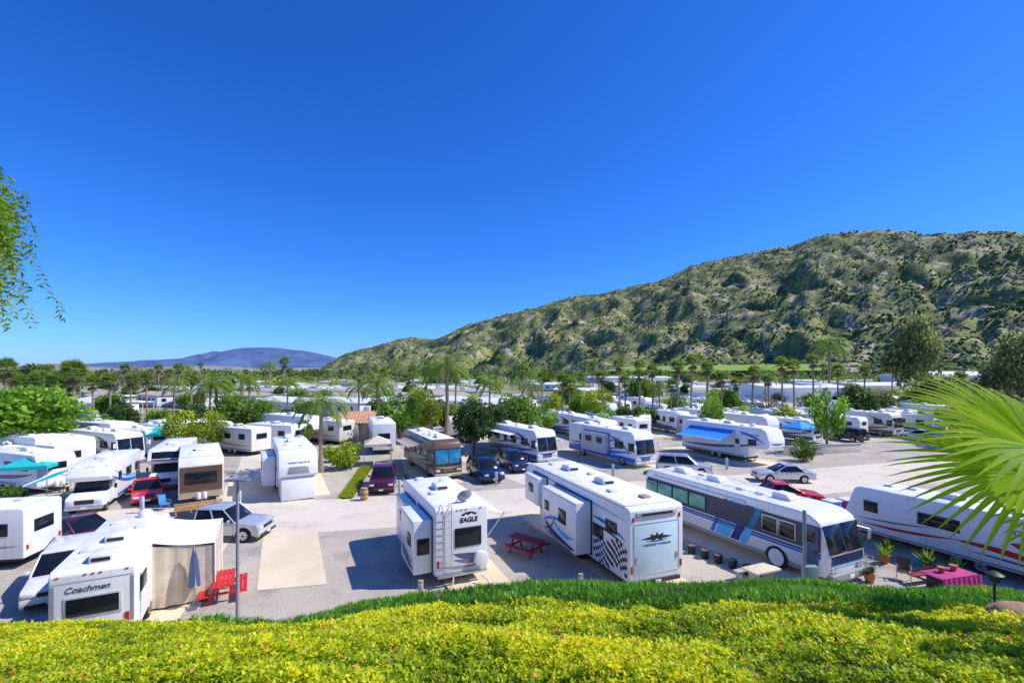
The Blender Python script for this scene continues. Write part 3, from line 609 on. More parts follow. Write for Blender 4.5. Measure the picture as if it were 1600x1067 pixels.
P=Part(); P.cyl((0,0,.9),(0,0,1.8),.24,.15,SLATE,10); P.cyl((0,0,1.8),(0,0,2.45),.15,.03,SLATE,10)
for k in range(8):
    a=k*math.pi/4; P.cyl((.2*math.cos(a),.2*math.sin(a),.85),(.03*math.cos(a),.03*math.sin(a),2.4),.05,.02,LGREY if k%2 else SLATE,6)
P.done(r,'canopy')
r=thing('stone_table','white concrete table set with two benches','table',(11.0,20.9,0),.4); P=Part(); P.box((0,0,.74),(1.5,.8,.09),STUC,.02); P.done(r,'table_top')
for x in(-.45,.45): P=Part(); P.prof([(-.3,0),(.3,0),(.2,.35),(.28,.7),(-.28,.7),(-.2,.35)],x-.06,x+.06,CONC,.01); P.done(r,'leg')
for y in(-.75,.75):
    P=Part(); P.box((0,y,.43),(1.4,.32,.08),CONC,.02)
    for x in(-.5,.5): P.box((x,y,.2),(.12,.26,.4),CONC,.01)
    P.done(r,'bench')
r=thing('clothed_table','picnic table under a magenta patterned cloth','table',(18.8,20.4,0),.25); P=Part(); P.box((0,0,.77),(2.1,.9,.04),PINK,.015)
for i in range(16):
    x=-1.05+i*.14; P.poly([(x,-.46-.03*(i%2),.77),(x+.14,-.46-.03*((i+1)%2),.77),(x+.14,-.5-.04*((i+1)%2),.42),(x,-.5-.04*(i%2),.42)],PINK)
P.done(r,'tablecloth')
for sx in(-1,1): P=Part(); P.box((0,sx*.8,.44),(2.0,.3,.06),MAROON,.01); P.done(r,'bench')
for x in(-.8,.8): P=Part(); P.box((x,0,.38),(.1,.6,.74),BLACK,.01); P.box((x,0,.4),(.08,1.7,.07),BLACK,.01); P.done(r,'leg')
for i,(x,y) in enumerate(((18.5,20.4),(19.2,20.6))): 
    q=planter(x,y,'small flower pot on the clothed table',s=.6); q.location.z=.79; q.name='flower_pot'
for i in range(6):
    r=thing('plant_bucket','black plastic bucket in a row beside the bus','bucket',(8.9+i*.42,25.2-i*.62,0),group='black buckets beside the bus'); P=Part(); P.cyl((0,0,0),(0,0,.42),.17,.22,BLACK,16,.01); P.cyl((0,0,.40),(0,0,.425),.19,.19,BARK,16); P.done(r,'pot')
def post(x,y,h,lab,m=None,w=.2):
    r=thing('utility_pedestal',lab,'utility post',(x,y,0)); P=Part(); P.box((0,0,h/2),(w,w*.7,h),m or CONC,.02); P.done(r,'post'); P=Part(); P.box((0,-w*.4,h-.3),(w*.8,.03,.35),LGREY,.01); P.done(r,'cover'); return r
post(2.55,17.6,1.95,'tall tan utility post behind the planted bank',TANS,.17); post(-3.4,17.6,1.7,'short tan utility post by the trailer',TANS,.19)
post(9.6,16.4,1.5,'short green utility post',GREENG,.2)
for x,y in((-8.6,36.2),(-1.3,39.0),(9.0,42.2),(20.5,45.2),(-19.0,33.0),(-24.6,31.5),(15,44.5)): post(x,y,1.1,'small grey power pedestal beside a parking pad',LGREY,.22)
r=thing('utility_pedestal','green metal utility box on a tall thin mast','utility post',(11.7,18.6,0)); P=Part(); P.box((0,0,1.35),(.55,.25,.95),GREENG,.03); P.box((0,0,.4),(.2,.12,.85),GREENG,.01); P.done(r,'cabinet'); P=Part(); P.box((-.22,.0,2.0),(.1,.1,4.0),GREENG,.01); P.done(r,'mast')
r=thing('lamp_post','tall thin grey lamp post with flat double lamp head','lamp post',(-9.85,17.0,0)); P=Part(); P.cyl((0,0,0),(0,0,5.5),.07,.045,GREY,12); P.done(r,'pole'); P=Part(); P.box((0,0,5.55),(.85,.25,.08),STEEL,.03); P.done(r,'lamp_head')
def camp_chair(x,y,rot,m,lab):
    r=thing('camp_chair',lab,'chair',(x,y,0),rot); P=Part(); P.box((0,0,.42),(.5,.45,.04),m,.01); P.done(r,'seat'); P=Part(); P.box((0,.25,.72),(.5,.04,.55),m,.01,Matrix.Rotation(-.2,4,'X')); P.done(r,'backrest')
    for sx in(-1,1):
        P=Part(); P.cyl((sx*.25,-.22,0),(sx*.25,.25,.65),.014,.014,STEEL,6); P.cyl((sx*.25,.25,0),(sx*.25,-.22,.62),.014,.014,STEEL,6); P.cyl((sx*.25,-.25,.63),(sx*.25,.27,.65),.02,.02,STEEL,6); P.done(r,'leg')
camp_chair(16.9,22.6,.5,GREY,'grey folding chair beside the trailer'); camp_chair(17.7,21.4,-.6,BROWN,'brown folding chair beside the trailer'); camp_chair(4.5,38,.3,BCANV,'blue folding chair on the gravel'); camp_chair(-8.6,38.8,.3,BLACK,'black folding chair by the path'); camp_chair(-23.6,32.2,1.3,BCANV,'blue folding chair by the deck')
r=thing('barrel_planter','dark wooden barrel standing on the path','barrel',(-10.8,34.6,0)); P=Part(); P.cyl((0,0,0),(0,0,.45),.24,.3,WOOD,16); P.cyl((0,0,.45),(0,0,.9),.3,.24,WOOD,16)
for z in(.12,.45,.8): P.cyl((0,0,z),(0,0,z+.05),.305-.06*(abs(z-.45)/.45),.305-.06*(abs(z-.45)/.45),BLACK,16)
P.done(r,'barrel')
for x,y,c in((20.8,30.8,BCANV),(22.0,31.2,PINK)):
    r=thing('storage_bin','covered plastic storage bin by the trailer','bin',(x,y,0),.3); P=Part(); P.hexa([(-.35,-.3,0),(.35,-.3,0),(.35,.3,0),(-.35,.3,0)],[(-.42,-.36,1.0),(.42,-.36,1.0),(.42,.36,1.0),(-.42,.36,1.0)],c,.03); P.done(r,'bin'); P=Part(); P.box((0,0,1.03),(.9,.78,.08),WHITE,.02); P.done(r,'lid')
def hose(x0,y0,x1,y1,m,lab):
    r=thing('sewer_hose',lab,'hose'); P=Part(); n=12; pr=None
    for i in range(n+1):
        t=i/n; p=(x0+(x1-x0)*t+.15*math.sin(t*9),y0+(y1-y0)*t+.1*math.cos(t*7),.07+.35*(1-t)**3)
        if pr: P.cyl(pr,p,.045,.045,m,6)
        pr=p
    P.done(r,'hose_tube')
hose(4.6,20.4,2.6,18.0,BLACK,'black hose from trailer to utility post'); hose(-2.6,20.8,-3.3,18.0,TANPL,'brown hose from trailer to utility post'); hose(-1.4,21.0,-.2,20.0,WHITE,'white hose curled on the gravel')
def canopy(px,py,w,h,m,lab,rot=.3):
    x,y=G(px,py); r=thing('shade_canopy',lab,'canopy',(x,y,0),rot); P=Part(); a=w/2
    for i in range(4):
        c=[(-a,-a),(a,-a),(a,a),(-a,a)]; p,q=c[i],c[(i+1)%4]; P.poly([(p[0],p[1],h),(q[0],q[1],h),(0,0,h+.7)],m); P.poly([(p[0],p[1],h),(q[0],q[1],h),(q[0],q[1],h-.25),(p[0],p[1],h-.25)],m)
    P.done(r,'canopy')
    for sx in(-a,a):
        for sy in(-a,a): P=Part(); P.cyl((sx,sy,0),(sx,sy,h),.03,.03,STEEL,6); P.done(r,'pole')
canopy(425,700,3,2.3,WCANV,'white pop-up canopy beside the trailers'); canopy(590,725,2.6,2.2,BEIGE,'small beige canopy by the motorhome'); canopy(55,770,3.0,2.3,TURQ,'turquoise shade canopy between trailers'); canopy(248,712,3.4,2.6,TURQ,'turquoise shade canopy behind trailers'); canopy(1250,695,3.2,2.3,BCANV,'blue shade canopy near the wall')
# ================================================================= FOLIAGE
def leaves(name,C,D,S,Ln,Wd,T,mats,mi=None):
    n=len(C); Ln=np.broadcast_to(Ln,(n,)).reshape(n,1); Wd=np.broadcast_to(Wd,(n,)).reshape(n,1)
    V=np.stack([C,C+D*Ln*.45+S*Wd,C+D*Ln,C+D*Ln*.45-S*Wd],1).reshape(-1,3).astype(np.float32)
    me=bpy.data.meshes.new(name); me.vertices.add(4*n); me.vertices.foreach_set('co',V.ravel())
    me.loops.add(4*n); me.loops.foreach_set('vertex_index',np.arange(4*n,dtype=np.int32))
    me.polygons.add(n); me.polygons.foreach_set('loop_start',np.arange(0,4*n,4,dtype=np.int32))
    if mi is not None: me.polygons.foreach_set('material_index',mi.astype(np.int32))
    for m in mats: me.materials.append(m)
    me.update(calc_edges=True)
    at=me.attributes.new('tint','FLOAT','POINT'); at.data.foreach_set('value',np.repeat(np.clip(T,0,1),4).astype(np.float32))
    return me
def unit(v): return v/np.maximum(np.linalg.norm(v,axis=1,keepdims=True),1e-9)
def rdir(n): return unit(rng.normal(size=(n,3)))
def perp(D): return unit(np.cross(D,rdir(len(D))))
LM=dict(mid=leafmat('foliage_mid',(.045,.09,.012),(.15,.27,.03),(.33,.45,.06),.4),
 dark=leafmat('foliage_dark',(.02,.045,.014),(.065,.125,.03),(.16,.24,.05),.3),
 yel=leafmat('foliage_yellow',(.12,.17,.012),(.34,.43,.025),(.60,.62,.06),.4),
 olive=leafmat('foliage_olive',(.075,.095,.03),(.22,.26,.08),(.40,.43,.15),.4),
 bright=leafmat('foliage_bright',(.06,.14,.010),(.21,.40,.03),(.44,.62,.07),.4),
 brown=leafmat('foliage_dry',(.12,.085,.06),(.25,.18,.13),(.40,.31,.22),.2),
 palm=leafmat('palm_leaf',(.06,.10,.02),(.18,.28,.04),(.40,.48,.08),.35))
def tree_mesh(seed,shape,mat,nc=46,nl=55,ls=.05):
    """unit tree: height 1, crown radius ~.5 ; scaled on placement"""
    R=np.random.default_rng(seed); random.seed(seed)
    z0,z1,rx={'round':(.22,.98,.5),'tall':(.18,1.0,.5),'bush':(.02,.95,.5),'umb':(.4,.95,.5)}[shape]
    cz=(z0+z1)/2; hz=(z1-z0)/2
    d=R.normal(size=(nc,3)); d/=np.linalg.norm(d,axis=1,keepdims=True); rr=R.uniform(.45,.92,nc)**.7
    cc=np.c_[d[:,0]*rr*rx*.85,d[:,1]*rr*rx*.85,cz+d[:,2]*rr*hz*.85]
    if shape=='tall': f=1.1-.6*np.clip((cc[:,2]-z0)/(z1-z0),0,1); cc[:,0]*=f; cc[:,1]*=f
    cr=R.uniform(.09,.19,nc)
    idx=np.repeat(np.arange(nc),nl); off=R.normal(size=(nc*nl,3)); off/=np.linalg.norm(off,axis=1,keepdims=True)
    off*=(R.uniform(.3,1,nc*nl)**.5*cr[idx])[:,None]; off[:,2]*=.75*(1.0 if shape!='tall' else .8)
    C=cc[idx]+off; D=off/np.linalg.norm(off,axis=1,keepdims=True)+R.normal(size=off.shape)*.6; D[:,2]-=.2; D=unit(D)
    S=unit(np.cross(D,R.normal(size=D.shape)))
    T=R.uniform(.1,.75,nc)[idx]+R.normal(size=len(idx))*.13+ (C[:,2]-cz)/hz*.15
    me=leaves('crown',C,D,S,ls*R.uniform(.6,1.3,len(C)),ls*.42,T,[mat])
    P=Part(); top=cz; pts=[Vector((0,0,-.02)),Vector((R.normal()*.02,R.normal()*.02,z0*.8+.02)),Vector((R.normal()*.03,R.normal()*.03,cz)),Vector((R.normal()*.04,R.normal()*.04,z1*.85))]
    rd=[.035,.026,.017,.006]
    for i in range(3): P.cyl(pts[i],pts[i+1],rd[i],rd[i+1],BARK,8)
    for k in range(0,min(nc,16)):
        c=Vector(cc[k]); s=pts[1].lerp(pts[2],R.uniform(0,1)); m=s.lerp(c,.5)+Vector((0,0,.03)); P.cyl(s,m,.011,.008,BARK,5); P.cyl(m,c,.008,.003,BARK,5)
    return P.mesh('trunk'),me
TM={}
for key,args in dict(round_mid=(1,'round',LM['mid'],60,70,.055),round_mid2=(2,'round',LM['mid'],44,70,.06),round_dark=(3,'round',LM['dark'],60,80,.055),round_yel=(4,'round',LM['yel'],40,60,.055),
  round_bright=(5,'round',LM['bright'],44,55,.05),tall_olive=(6,'tall',LM['olive'],60,80,.042),tall_dark=(7,'tall',LM['dark'],50,70,.05),umb_bright=(8,'umb',LM['bright'],60,80,.05),bush_mid=(9,'bush',LM['mid'],30,50,.08),
  bush_yel=(10,'bush',LM['yel'],30,50,.08),bush_olive=(11,'bush',LM['olive'],34,60,.07),bare=(12,'round',LM['brown'],40,26,.035),bush_dark=(13,'bush',LM['dark'],30,60,.08)).items():
    TM[key]=tree_mesh(args[0],*args[1:])
TL={'round_mid':'leafy green tree','round_mid2':'leafy green tree with open crown','round_dark':'dense dark green tree','round_yel':'yellow-green leafy tree','round_bright':'bright green young tree','tall_olive':'tall feathery olive-green eucalyptus tree','tall_dark':'tall dark conifer-like tree','umb_bright':'spreading bright green tree','bush_mid':'rounded green shrub','bush_yel':'yellow-green shrub','bush_olive':'olive-green shrub','bare':'nearly bare brown tree','bush_dark':'dark green shrub'}
NT=[0]
def tree(key,x,y,h,w,rot=None,extra=' standing among parked trailers',group=None):
    NT[0]+=1
    if NT[0]>290: return None
    nm='shrub' if 'bush' in key else 'tree'
    r=thing(nm,TL[key]+extra,nm,(x,y,0),random.uniform(0,6.28) if rot is None else rot,group or 'trees and shrubs of the park'); r.scale=(w,w,h)
    t,c=TM[key]
    for n,me in(('trunk',t),('crown',c)):
        o=bpy.data.objects.new(n,me); COL.objects.link(o); o.parent=r
    return r
def tp(px,base,top,wpx,key,**k):
    x,y=G(px,base); h=H-(top-578)/F*y; w=wpx/F*y; tree(key,x,y,h,w,**k)
# palms
def palm_mesh(seed,kind,hgt,R0=1.5):
    R=np.random.default_rng(seed); P=Part(); n=7; lean=R.normal()*.25; prev=Vector((0,0,-.1)); 
    tr=.17
    for i in range(1,n+1):
        t=i/n; p=Vector((lean*t*t,.1*math.sin(t*3),hgt*t)); P.cyl(prev,p,tr*(1.5-.7*(t-1/n)) if i<3 else tr,tr*(1.5-.7*t) if i<2 else tr*.95,PBARK,10); prev=p
    top=np.array(prev); trunk=P.mesh('trunk'); Cs=[];Ds=[];Ss=[];Ls=[];Ws=[];Ts=[];Mi=[]
    nf=46 if kind=='fan' else 26
    for k in range(nf):
        az=k*2.39996+R.normal()*.2; u=k/nf; el=math.radians(82-115*u+R.normal()*6) if kind=='fan' else math.radians(75-85*u)
        dead=kind=='fan' and u>.86
        if dead: el=math.radians(-65+R.normal()*6)
        d=np.array([math.cos(az)*math.cos(el),math.sin(az)*math.cos(el),math.sin(el)]); side=np.array([-math.sin(az),math.cos(az),0.]); upv=np.cross(d,side)*-1
        if kind=='fan':
            pl=R0*R.uniform(.45,.65); c=top+d*pl; Cs.append(top);Ds.append(d);Ss.append(side);Ls.append(pl*1.1);Ws.append(.03);Ts.append(.5);Mi.append(1 if dead else 0)
            m=15
            for j in range(m):
                a=math.radians(-105+210*j/(m-1)); dd=d*math.cos(a)+side*math.sin(a)+np.array([0,0,-.28 if not dead else -.6]); dd/=np.linalg.norm(dd)
                Cs.append(c);Ds.append(dd);Ss.append(np.cross(dd,upv)/max(np.linalg.norm(np.cross(dd,upv)),1e-6));Ls.append(R0*.62*R.uniform(.8,1.05));Ws.append(.055);Ts.append(R.uniform(.25,.9)*(1-.4*u));Mi.append(1 if dead else 0)
        else:
            p=top.copy(); dd=d.copy(); seg=R0*1.9/12
            for j in range(12):
                dd=dd+np.array([0,0,-.12-.012*j]); dd/=np.linalg.norm(dd); q=p+dd*seg
                Cs.append(p);Ds.append(dd);Ss.append(side);Ls.append(seg*1.5);Ws.append(.03);Ts.append(.7);Mi.append(0)
                for sg in(-1,1):
                    for h2 in(0,.5):
                        l=side*sg*.8+dd*.55+np.array([0,0,-.45+R.normal()*.15]); l/=np.linalg.norm(l); Cs.append(p+dd*seg*h2);Ds.append(l);s=np.cross(l,[0,0,1]);Ss.append(s/np.linalg.norm(s));Ls.append(R0*.5*math.sin(.35+2.4*j/12));Ws.append(.045);Ts.append(R.uniform(.3,.95)*(1-.35*u));Mi.append(0)
                p=q
    me=leaves('crown',np.array(Cs),np.array(Ds),np.array(Ss),np.array(Ls),np.array(Ws),np.array(Ts),[LM['palm'],DEADF],np.array(Mi))
    return trunk,me,hgt
PMs={'fan':[palm_mesh(s,'fan',10,1.5) for s in(21,22,23)],'feather':[palm_mesh(s,'feather',10,1.7) for s in(31,32)]}
def palm(x,y,h,kind='fan',s=1.0,lab=None):
    t,c,h0=random.choice(PMs[kind]); k=max(h-1.0*s,1.5)/h0
    r=thing('palm_tree',lab or ('slender fan palm tree above the park' if kind=='fan' else 'feathery queen palm tree above the park'),'palm tree',(x,y,0),random.uniform(0,6.28),'palm trees of the park')
    o=bpy.data.objects.new('trunk',t); COL.objects.link(o); o.parent=r; o.scale=(s,s,k)
    o=bpy.data.objects.new('crown',c); COL.objects.link(o); o.parent=r; o.scale=(s,s,s); o.location=(0,0,h0*k-h0*s)
def pp(px,base,top,kind='fan',s=1.0):
    x,y=G(px,base); palm(x,y,H-(top-578)/F*y,kind,s*1.05)
for a in [(118,697,568,'fan',1.1),(90,692,584,'fan',.95),(104,690,590,'fan',.85),(60,680,583,'fan',1),(172,668,586,'fan',.9),(8,668,564,'fan',1.2),(697,690,556,'feather',1.3),(502,738,610,'feather',.95),(590,672,588,'feather',1.1),
  (1297,640,526,'feather',1.7),(968,652,562,'fan',.9),(1020,660,572,'fan',.85),(1058,664,564,'fan',.9),(1080,670,556,'fan',.9),(1222,668,560,'fan',.85),(1240,670,564,'fan',.85),(1270,660,556,'fan',.9),(878,668,584,'fan',.85),(890,668,592,'fan',.8),(940,664,580,'fan',.85),(976,660,588,'fan',.8),
  (765,670,590,'feather',.9),(340,675,588,'feather',1),(328,678,592,'feather',.9),(378,668,582,'feather',1.1),(272,665,592,'feather',.9),(1175,655,574,'fan',.95),(1105,660,566,'fan',.9),(830,662,594,'feather',.85),(413,680,622,'feather',.8),(712,664,578,'fan',.9),(1150,660,592,'fan',.8),(1048,668,594,'fan',.8),(300,660,584,'fan',.95),(390,660,590,'fan',.9),(560,660,596,'feather',.9),(1030,660,596,'feather',.8),(1500,655,582,'fan',.9),(1350,645,572,'fan',.9),(848,655,582,'fan',.85),(1000,655,578,'fan',.85),(1200,660,586,'fan',.8),(640,655,584,'fan',.85),(230,660,584,'fan',.85),(30,675,588,'fan',.9),(450,655,590,'feather',.9),(146,670,590,'fan',.85),(205,662,586,'fan',.85),(358,668,592,'fan',.85),(1128,664,582,'fan',.8),(1310,655,570,'fan',.85)]: pp(*a)
for i in range(60):
    y=random.uniform(105,260); x=random.uniform(-1.05,1.0)*y; palm(x,y,random.uniform(9.5,13),random.choice(['fan','fan','fan','feather']),random.uniform(.95,1.2))
# shade tree on the bank beyond the right edge of the view
sh=tree('round_mid',8.4,2.6,6.6,2.6,extra=' rooted on the planted bank')
# specific trees
for a in [(30,735,600,170,'umb_bright'),(75,715,635,80,'round_mid'),(5,715,612,90,'round_mid'),(290,716,638,66,'round_yel'),(337,708,640,50,'round_yel'),(190,684,630,50,'round_dark'),(150,704,645,60,'round_mid'),(400,686,622,64,'round_mid2'),(360,676,612,56,'round_mid'),(305,690,628,50,'round_dark'),(250,690,636,46,'round_mid'),(540,732,682,56,'bush_yel'),(515,722,690,30,'bush_yel'),
  (625,692,608,80,'round_bright'),(662,684,602,64,'round_yel'),(700,680,626,50,'round_mid'),(740,708,622,70,'round_dark'),(775,702,630,60,'round_dark'),(808,696,612,84,'round_mid'),(855,684,628,40,'round_bright'),(1293,708,598,62,'round_bright'),(1430,648,484,90,'tall_olive'),(1470,655,572,90,'bush_olive'),(1595,690,508,130,'tall_olive'),
  (1340,672,592,66,'tall_dark'),(1375,660,600,50,'bush_olive'),(1112,686,604,42,'round_bright'),(1197,668,612,50,'bare'),(930,672,608,50,'round_yel'),(905,668,614,40,'round_mid'),(50,640,560,60,'tall_dark'),(100,630,580,50,'round_mid'),(210,625,568,80,'bare'),(250,618,572,60,'bare'),(175,620,578,60,'bare'),(1255,720,682,40,'bush_mid'),(1100,676,645,36,'bush_yel'),
  (20,795,755,40,'bush_mid'),(1555,700,590,110,'bush_olive'),(480,672,622,50,'round_mid'),(450,680,638,44,'round_dark'),(1000,640,586,50,'round_mid'),(335,725,708,26,'bush_mid'),(470,700,655,40,'round_mid2'),(1140,660,606,44,'round_mid'),(1510,680,620,80,'bush_olive'),(1060,660,610,40,'round_bright'),(1160,672,632,36,'round_yel'),(1020,672,634,34,'round_mid'),(975,676,634,36,'round_dark')]: tp(*a)
ks=['round_mid','round_mid2','round_dark','round_yel','bush_olive','round_bright','tall_olive','bare','round_yel','round_bright','round_mid','bush_yel']
for i in range(70):
    far_=i%2==0; y=random.uniform(180,300) if far_ else random.uniform(85,180); x=random.uniform(-1.08,1.08)*y
    h=random.uniform(5,8.5) if far_ else random.uniform(3.5,5.8); tree(random.choice(ks),x,y,h,h*random.uniform(.8,1.2),extra=' in the valley')
def belt(name,n,fx,fy,mat,seed,hs=(5,11),m=34):
    R=np.random.default_rng(seed); y=fy(R,n); x=fx(R,n,y); h=R.uniform(*hs,n)
    idx=np.repeat(np.arange(n),m); off=rdir(n*m)*(R.uniform(.4,1,n*m)[:,None]); 
    C=np.c_[x[idx]+off[:,0]*h[idx]*.55,y[idx]+off[:,1]*h[idx]*.55,h[idx]*.5+off[:,2]*h[idx]*.5]
    D=rdir(n*m);S=perp(D); T=R.uniform(.1,.7,n)[idx]+R.normal(size=n*m)*.15; f=(34/m)**.5
    me=leaves(name,C,D,S,h[idx]*.28*f,h[idx]*.12*f,T,[mat]); o=bpy.data.objects.new(name,me); COL.objects.link(o); o['kind']='stuff'; o['label']='far belt of valley trees and scrub'; o['category']='woodland'; return o
fx=lambda R,n,y:R.uniform(-1.3,1.25,n)*y
belt('far_woodland',800,fx,lambda R,n:R.uniform(400,900,n),LM['mid'],5)
belt('far_scrub',800,fx,lambda R,n:R.uniform(300,800,n),LM['olive'],6,(4,8))
belt('far_dark_woodland',350,fx,lambda R,n:R.uniform(380,900,n),LM['dark'],8,(6,11))
belt('valley_woodland',60,fx,lambda R,n:R.uniform(190,380,n),LM['mid'],9,(4.5,8),160)
belt('valley_dark_woodland',32,fx,lambda R,n:R.uniform(190,380,n),LM['dark'],10,(4.5,8),160)
belt('valley_light_woodland',50,fx,lambda R,n:R.uniform(190,380,n),LM['yel'],11,(4,7),160)
# ---------------------------------------------------------------- background RVs
def bgtr(kind,L,Hh,paint,label,st):
    r=trailer(L,2.5,Hh,kind,'travel_trailer' if kind!='fifth' else 'fifth_wheel_trailer',label,paint=paint,group='trailers and motorhomes of the park')
    for s in'LR':
        for u in(-L*.3,0,L*.28): win(r,s,2.5,L,u,2.05,1.0,.6)
        decal(r,'stripe',s,2.5,L,[(cres((-L/2+.2,1.1),(L/2-.4,1.6),-.2,.28),st),(rect(-L/2+.1,.6,L/2-2.7,.75),GREY)])
    win(r,'B',2.5,L,0,2.1,1.3,.6); win(r,'F',2.5,L,0,2.1,1.2,.5,e=0 if kind=='box' else -.1)
    ac(r,0,0,Hh); vent(r,.5,L*.25,Hh); vent(r,-.4,-L*.25,Hh); return Templ(r)
TT=[bgtr('box',7.5,3.0,WHITE,'white travel trailer with slate stripe',SLATE),bgtr('fifth',9.5,3.6,WHITE,'white fifth-wheel trailer with mauve stripe',PURP),bgtr('slant',8,3.0,CREAM,'cream travel trailer with tan stripe',TANS),
    Templ(motorhome(9.5,2.45,3.2,WHITE,GLASS,'white motorhome with slate stripes',(SLATE,TANS,LGREY),group='trailers and motorhomes of the park')),Templ(classc(7.5,WHITE,'white class C motorhome with tan stripe',(TANS,GREY),group='trailers and motorhomes of the park')),
    Templ(motorhome(10,2.5,3.3,CREAM,GLASS,'cream motorhome with brown stripes',(BROWN,TANS,GREY),group='trailers and motorhomes of the park'))]
tq=bgtr('box',7.0,2.9,WHITE,'white travel trailer with open turquoise awning',TURQ); awning(tq.r,'R',2.5,-2.8,2.4,2.7,2.4,.6,TURQ); awning(tq.r,'L',2.5,-2.8,2.4,2.7,2.2,.6,BCANV); TT.append(tq)
CT=[Templ(car(k,p,l,group='cars parked in the park')) for k,p,l in(('sedan',CARWH,'white car parked in the park'),('suv',CARBLK,'black SUV parked in the park'),('pickup',CARWH,'white pickup truck parked in the park'),('sedan',CARBLUE,'dark blue car parked in the park'),('suv',CARSIL,'silver SUV parked in the park'))]
def bgput(px,py,ti,ang=24):
    x,y=G(px,py); TT[ti].put((x,y,0),math.radians(ang)+(math.pi if random.random()<.5 else 0))
for a in [(45,762,0,70),(70,742,2,70),(100,728,0,60),(165,720,3,65),(215,710,0,68),(250,703,4,60),(150,706,1,70),(372,706,2,65),(30,738,1,72),(595,700,1,20),
  (430,700,0,70),(455,690,1,60),(185,698,6,65),(10,745,6,60),(320,694,0,66),(275,696,4,66),(510,690,2,60),(120,690,2,66)]: bgput(*a)
for row,(y0,x0,x1,step) in enumerate([(62,6,62,5.2),(72,-14,75,5.4),(86,-20,95,6.0),(103,-30,110,6.6),(122,-20,130,7.4)]):
    x=x0
    while x<x1:
        if random.random()<.86:
            y=y0+x*.14+random.uniform(-2,2); TT[random.choice([0,0,1,1,2,3,4,5,6])].put((x,y,0),math.radians(24+random.uniform(-8,8))+(math.pi if random.random()<.5 else 0),(1,random.uniform(.8,1.12),random.uniform(.93,1.05)))
            if random.random()<.45: CT[random.randrange(5)].put((x+2.6,y-6,0),math.radians(24+random.uniform(-5,5)))
            if random.random()<.36:
                h=random.uniform(3.2,5.4)+.3*row; tree(random.choice(['round_mid','round_yel','round_bright','round_dark','bush_mid','round_mid2']),x+2.8,y+random.uniform(-6,-4) if row>1 else y+random.uniform(3,6),h,h*.85)
        x+=step
# ---------------------------------------------------------------- buildings
def mhome(w,l,paint,roofm,label,carport=True):
    r=thing('mobile_home',label,'mobile home',group='mobile homes of the park'); P=Part(); P.box((0,0,1.6),(w,l,2.9),paint,.02); P.box((0,0,.25),(w+.04,l+.04,.5),GREY); P.done(r,'wall')
    P=Part(); hw=l/2+.35
    P.prof([(-hw,2.98),(hw,2.98),(hw,3.1),(hw*.0,3.1),(-hw,3.1)],-w/2-.3,w/2+.3,roofm); P.hexa([(-w/2-.35,-hw,3.1),(w/2+.35,-hw,3.1),(w/2+.35,hw,3.1),(-w/2-.35,hw,3.1)],[(-.05,-hw,3.9),(.05,-hw,3.9),(.05,hw,3.9),(-.05,hw,3.9)],roofm); P.done(r,'roof')
    for sx in(-1,1):
        for y in(-l*.33,-l*.1,l*.15,l*.36):
            P=Part(); P.box((sx*(w/2+.01),y,1.85),(.06,1.2,1.0),WHITE,.01); P.box((sx*(w/2+.035),y,1.85),(.03,1.06,.86),GLASS); P.done(r,'window')
    for sy in(-1,1):
        for x in(-w*.25,w*.25):
            P=Part(); P.box((x,sy*(l/2+.01),1.85),(1.2,.06,1.0),WHITE,.01); P.box((x,sy*(l/2+.035),1.85),(1.06,.03,.86),GLASS); P.done(r,'window')
    P=Part(); P.box((w/2+.02,l*.03-.7,1.45),(.06,.9,2.0),LGREY,.01); P.done(r,'door')
    if carport:
        P=Part(); P.box((w/2+1.8,0,2.75),(3.3,l*.8,.1),HROOFW,.02); P.box((w/2+3.4,0,2.7),(.06,l*.8,.22),WHITE)
        for y in(-l*.38,0,l*.38): P.box((w/2+3.3,y,1.35),(.09,.09,2.7),WHITE)
        P.done(r,'carport')
    return Templ(r)
MH=[mhome(7,13,STUCW,HROOFW,'white mobile home with pale metal roof and carport'),mhome(7,12,STUC,HROOFG,'beige mobile home with grey shingle roof and carport'),mhome(6,11,STUCW,HROOFT,'white mobile home with tan shingle roof and carport')]
def hometrees(x,y,p=.8):
    if random.random()<p:
        h=random.uniform(3.8,6.2); tree(random.choice(['round_mid','round_dark','round_mid2','round_yel','bush_olive','round_bright']),x+random.uniform(-5,5),y-random.uniform(6,10),h,h*random.uniform(.8,1.1),extra=' beside mobile homes')
for i in range(5):
    for j in range(12):
        y=98+i*24; x=-134+j*12.5+i*4
        if x>-1.15*y and x<-8-(i*2) and random.random()<.85: MH[(i*5+j*3)%3].put((x,y+random.uniform(-3,3),0),math.radians(62+random.uniform(-20,20))); hometrees(x,y,.5)
for i in range(3):
    for j in range(12):
        y=215+i*34; x=-210+j*38+random.uniform(-6,6); MH[(i+j)%3].put((x,y,0),math.radians(60+random.uniform(-20,20))); hometrees(x,y,.2)
for i in range(3):
    for j in range(7): x=20+j*21+i*5; y=150+i*27+random.uniform(-3,3); MH[(i+j)%3].put((x,y,0),math.radians(74+random.uniform(-20,20))); hometrees(x,y,.6)
x,y=G(552,688); r=thing('clubhouse','beige stucco clubhouse with terracotta hip roof and white chimney','building',(x,y+3,0),math.radians(8)); r.scale=(1.12,1,.88); P=Part(); P.box((0,0,1.4),(8.2,7,2.8),STUC,.02); P.done(r,'wall')
P=Part(); P.hexa([(-4.7,-4.1,2.75),(4.7,-4.1,2.75),(4.7,4.1,2.75),(-4.7,4.1,2.75)],[(-2.2,-.15,4.2),(2.2,-.15,4.2),(2.2,.15,4.2),(-2.2,.15,4.2)],TILE)
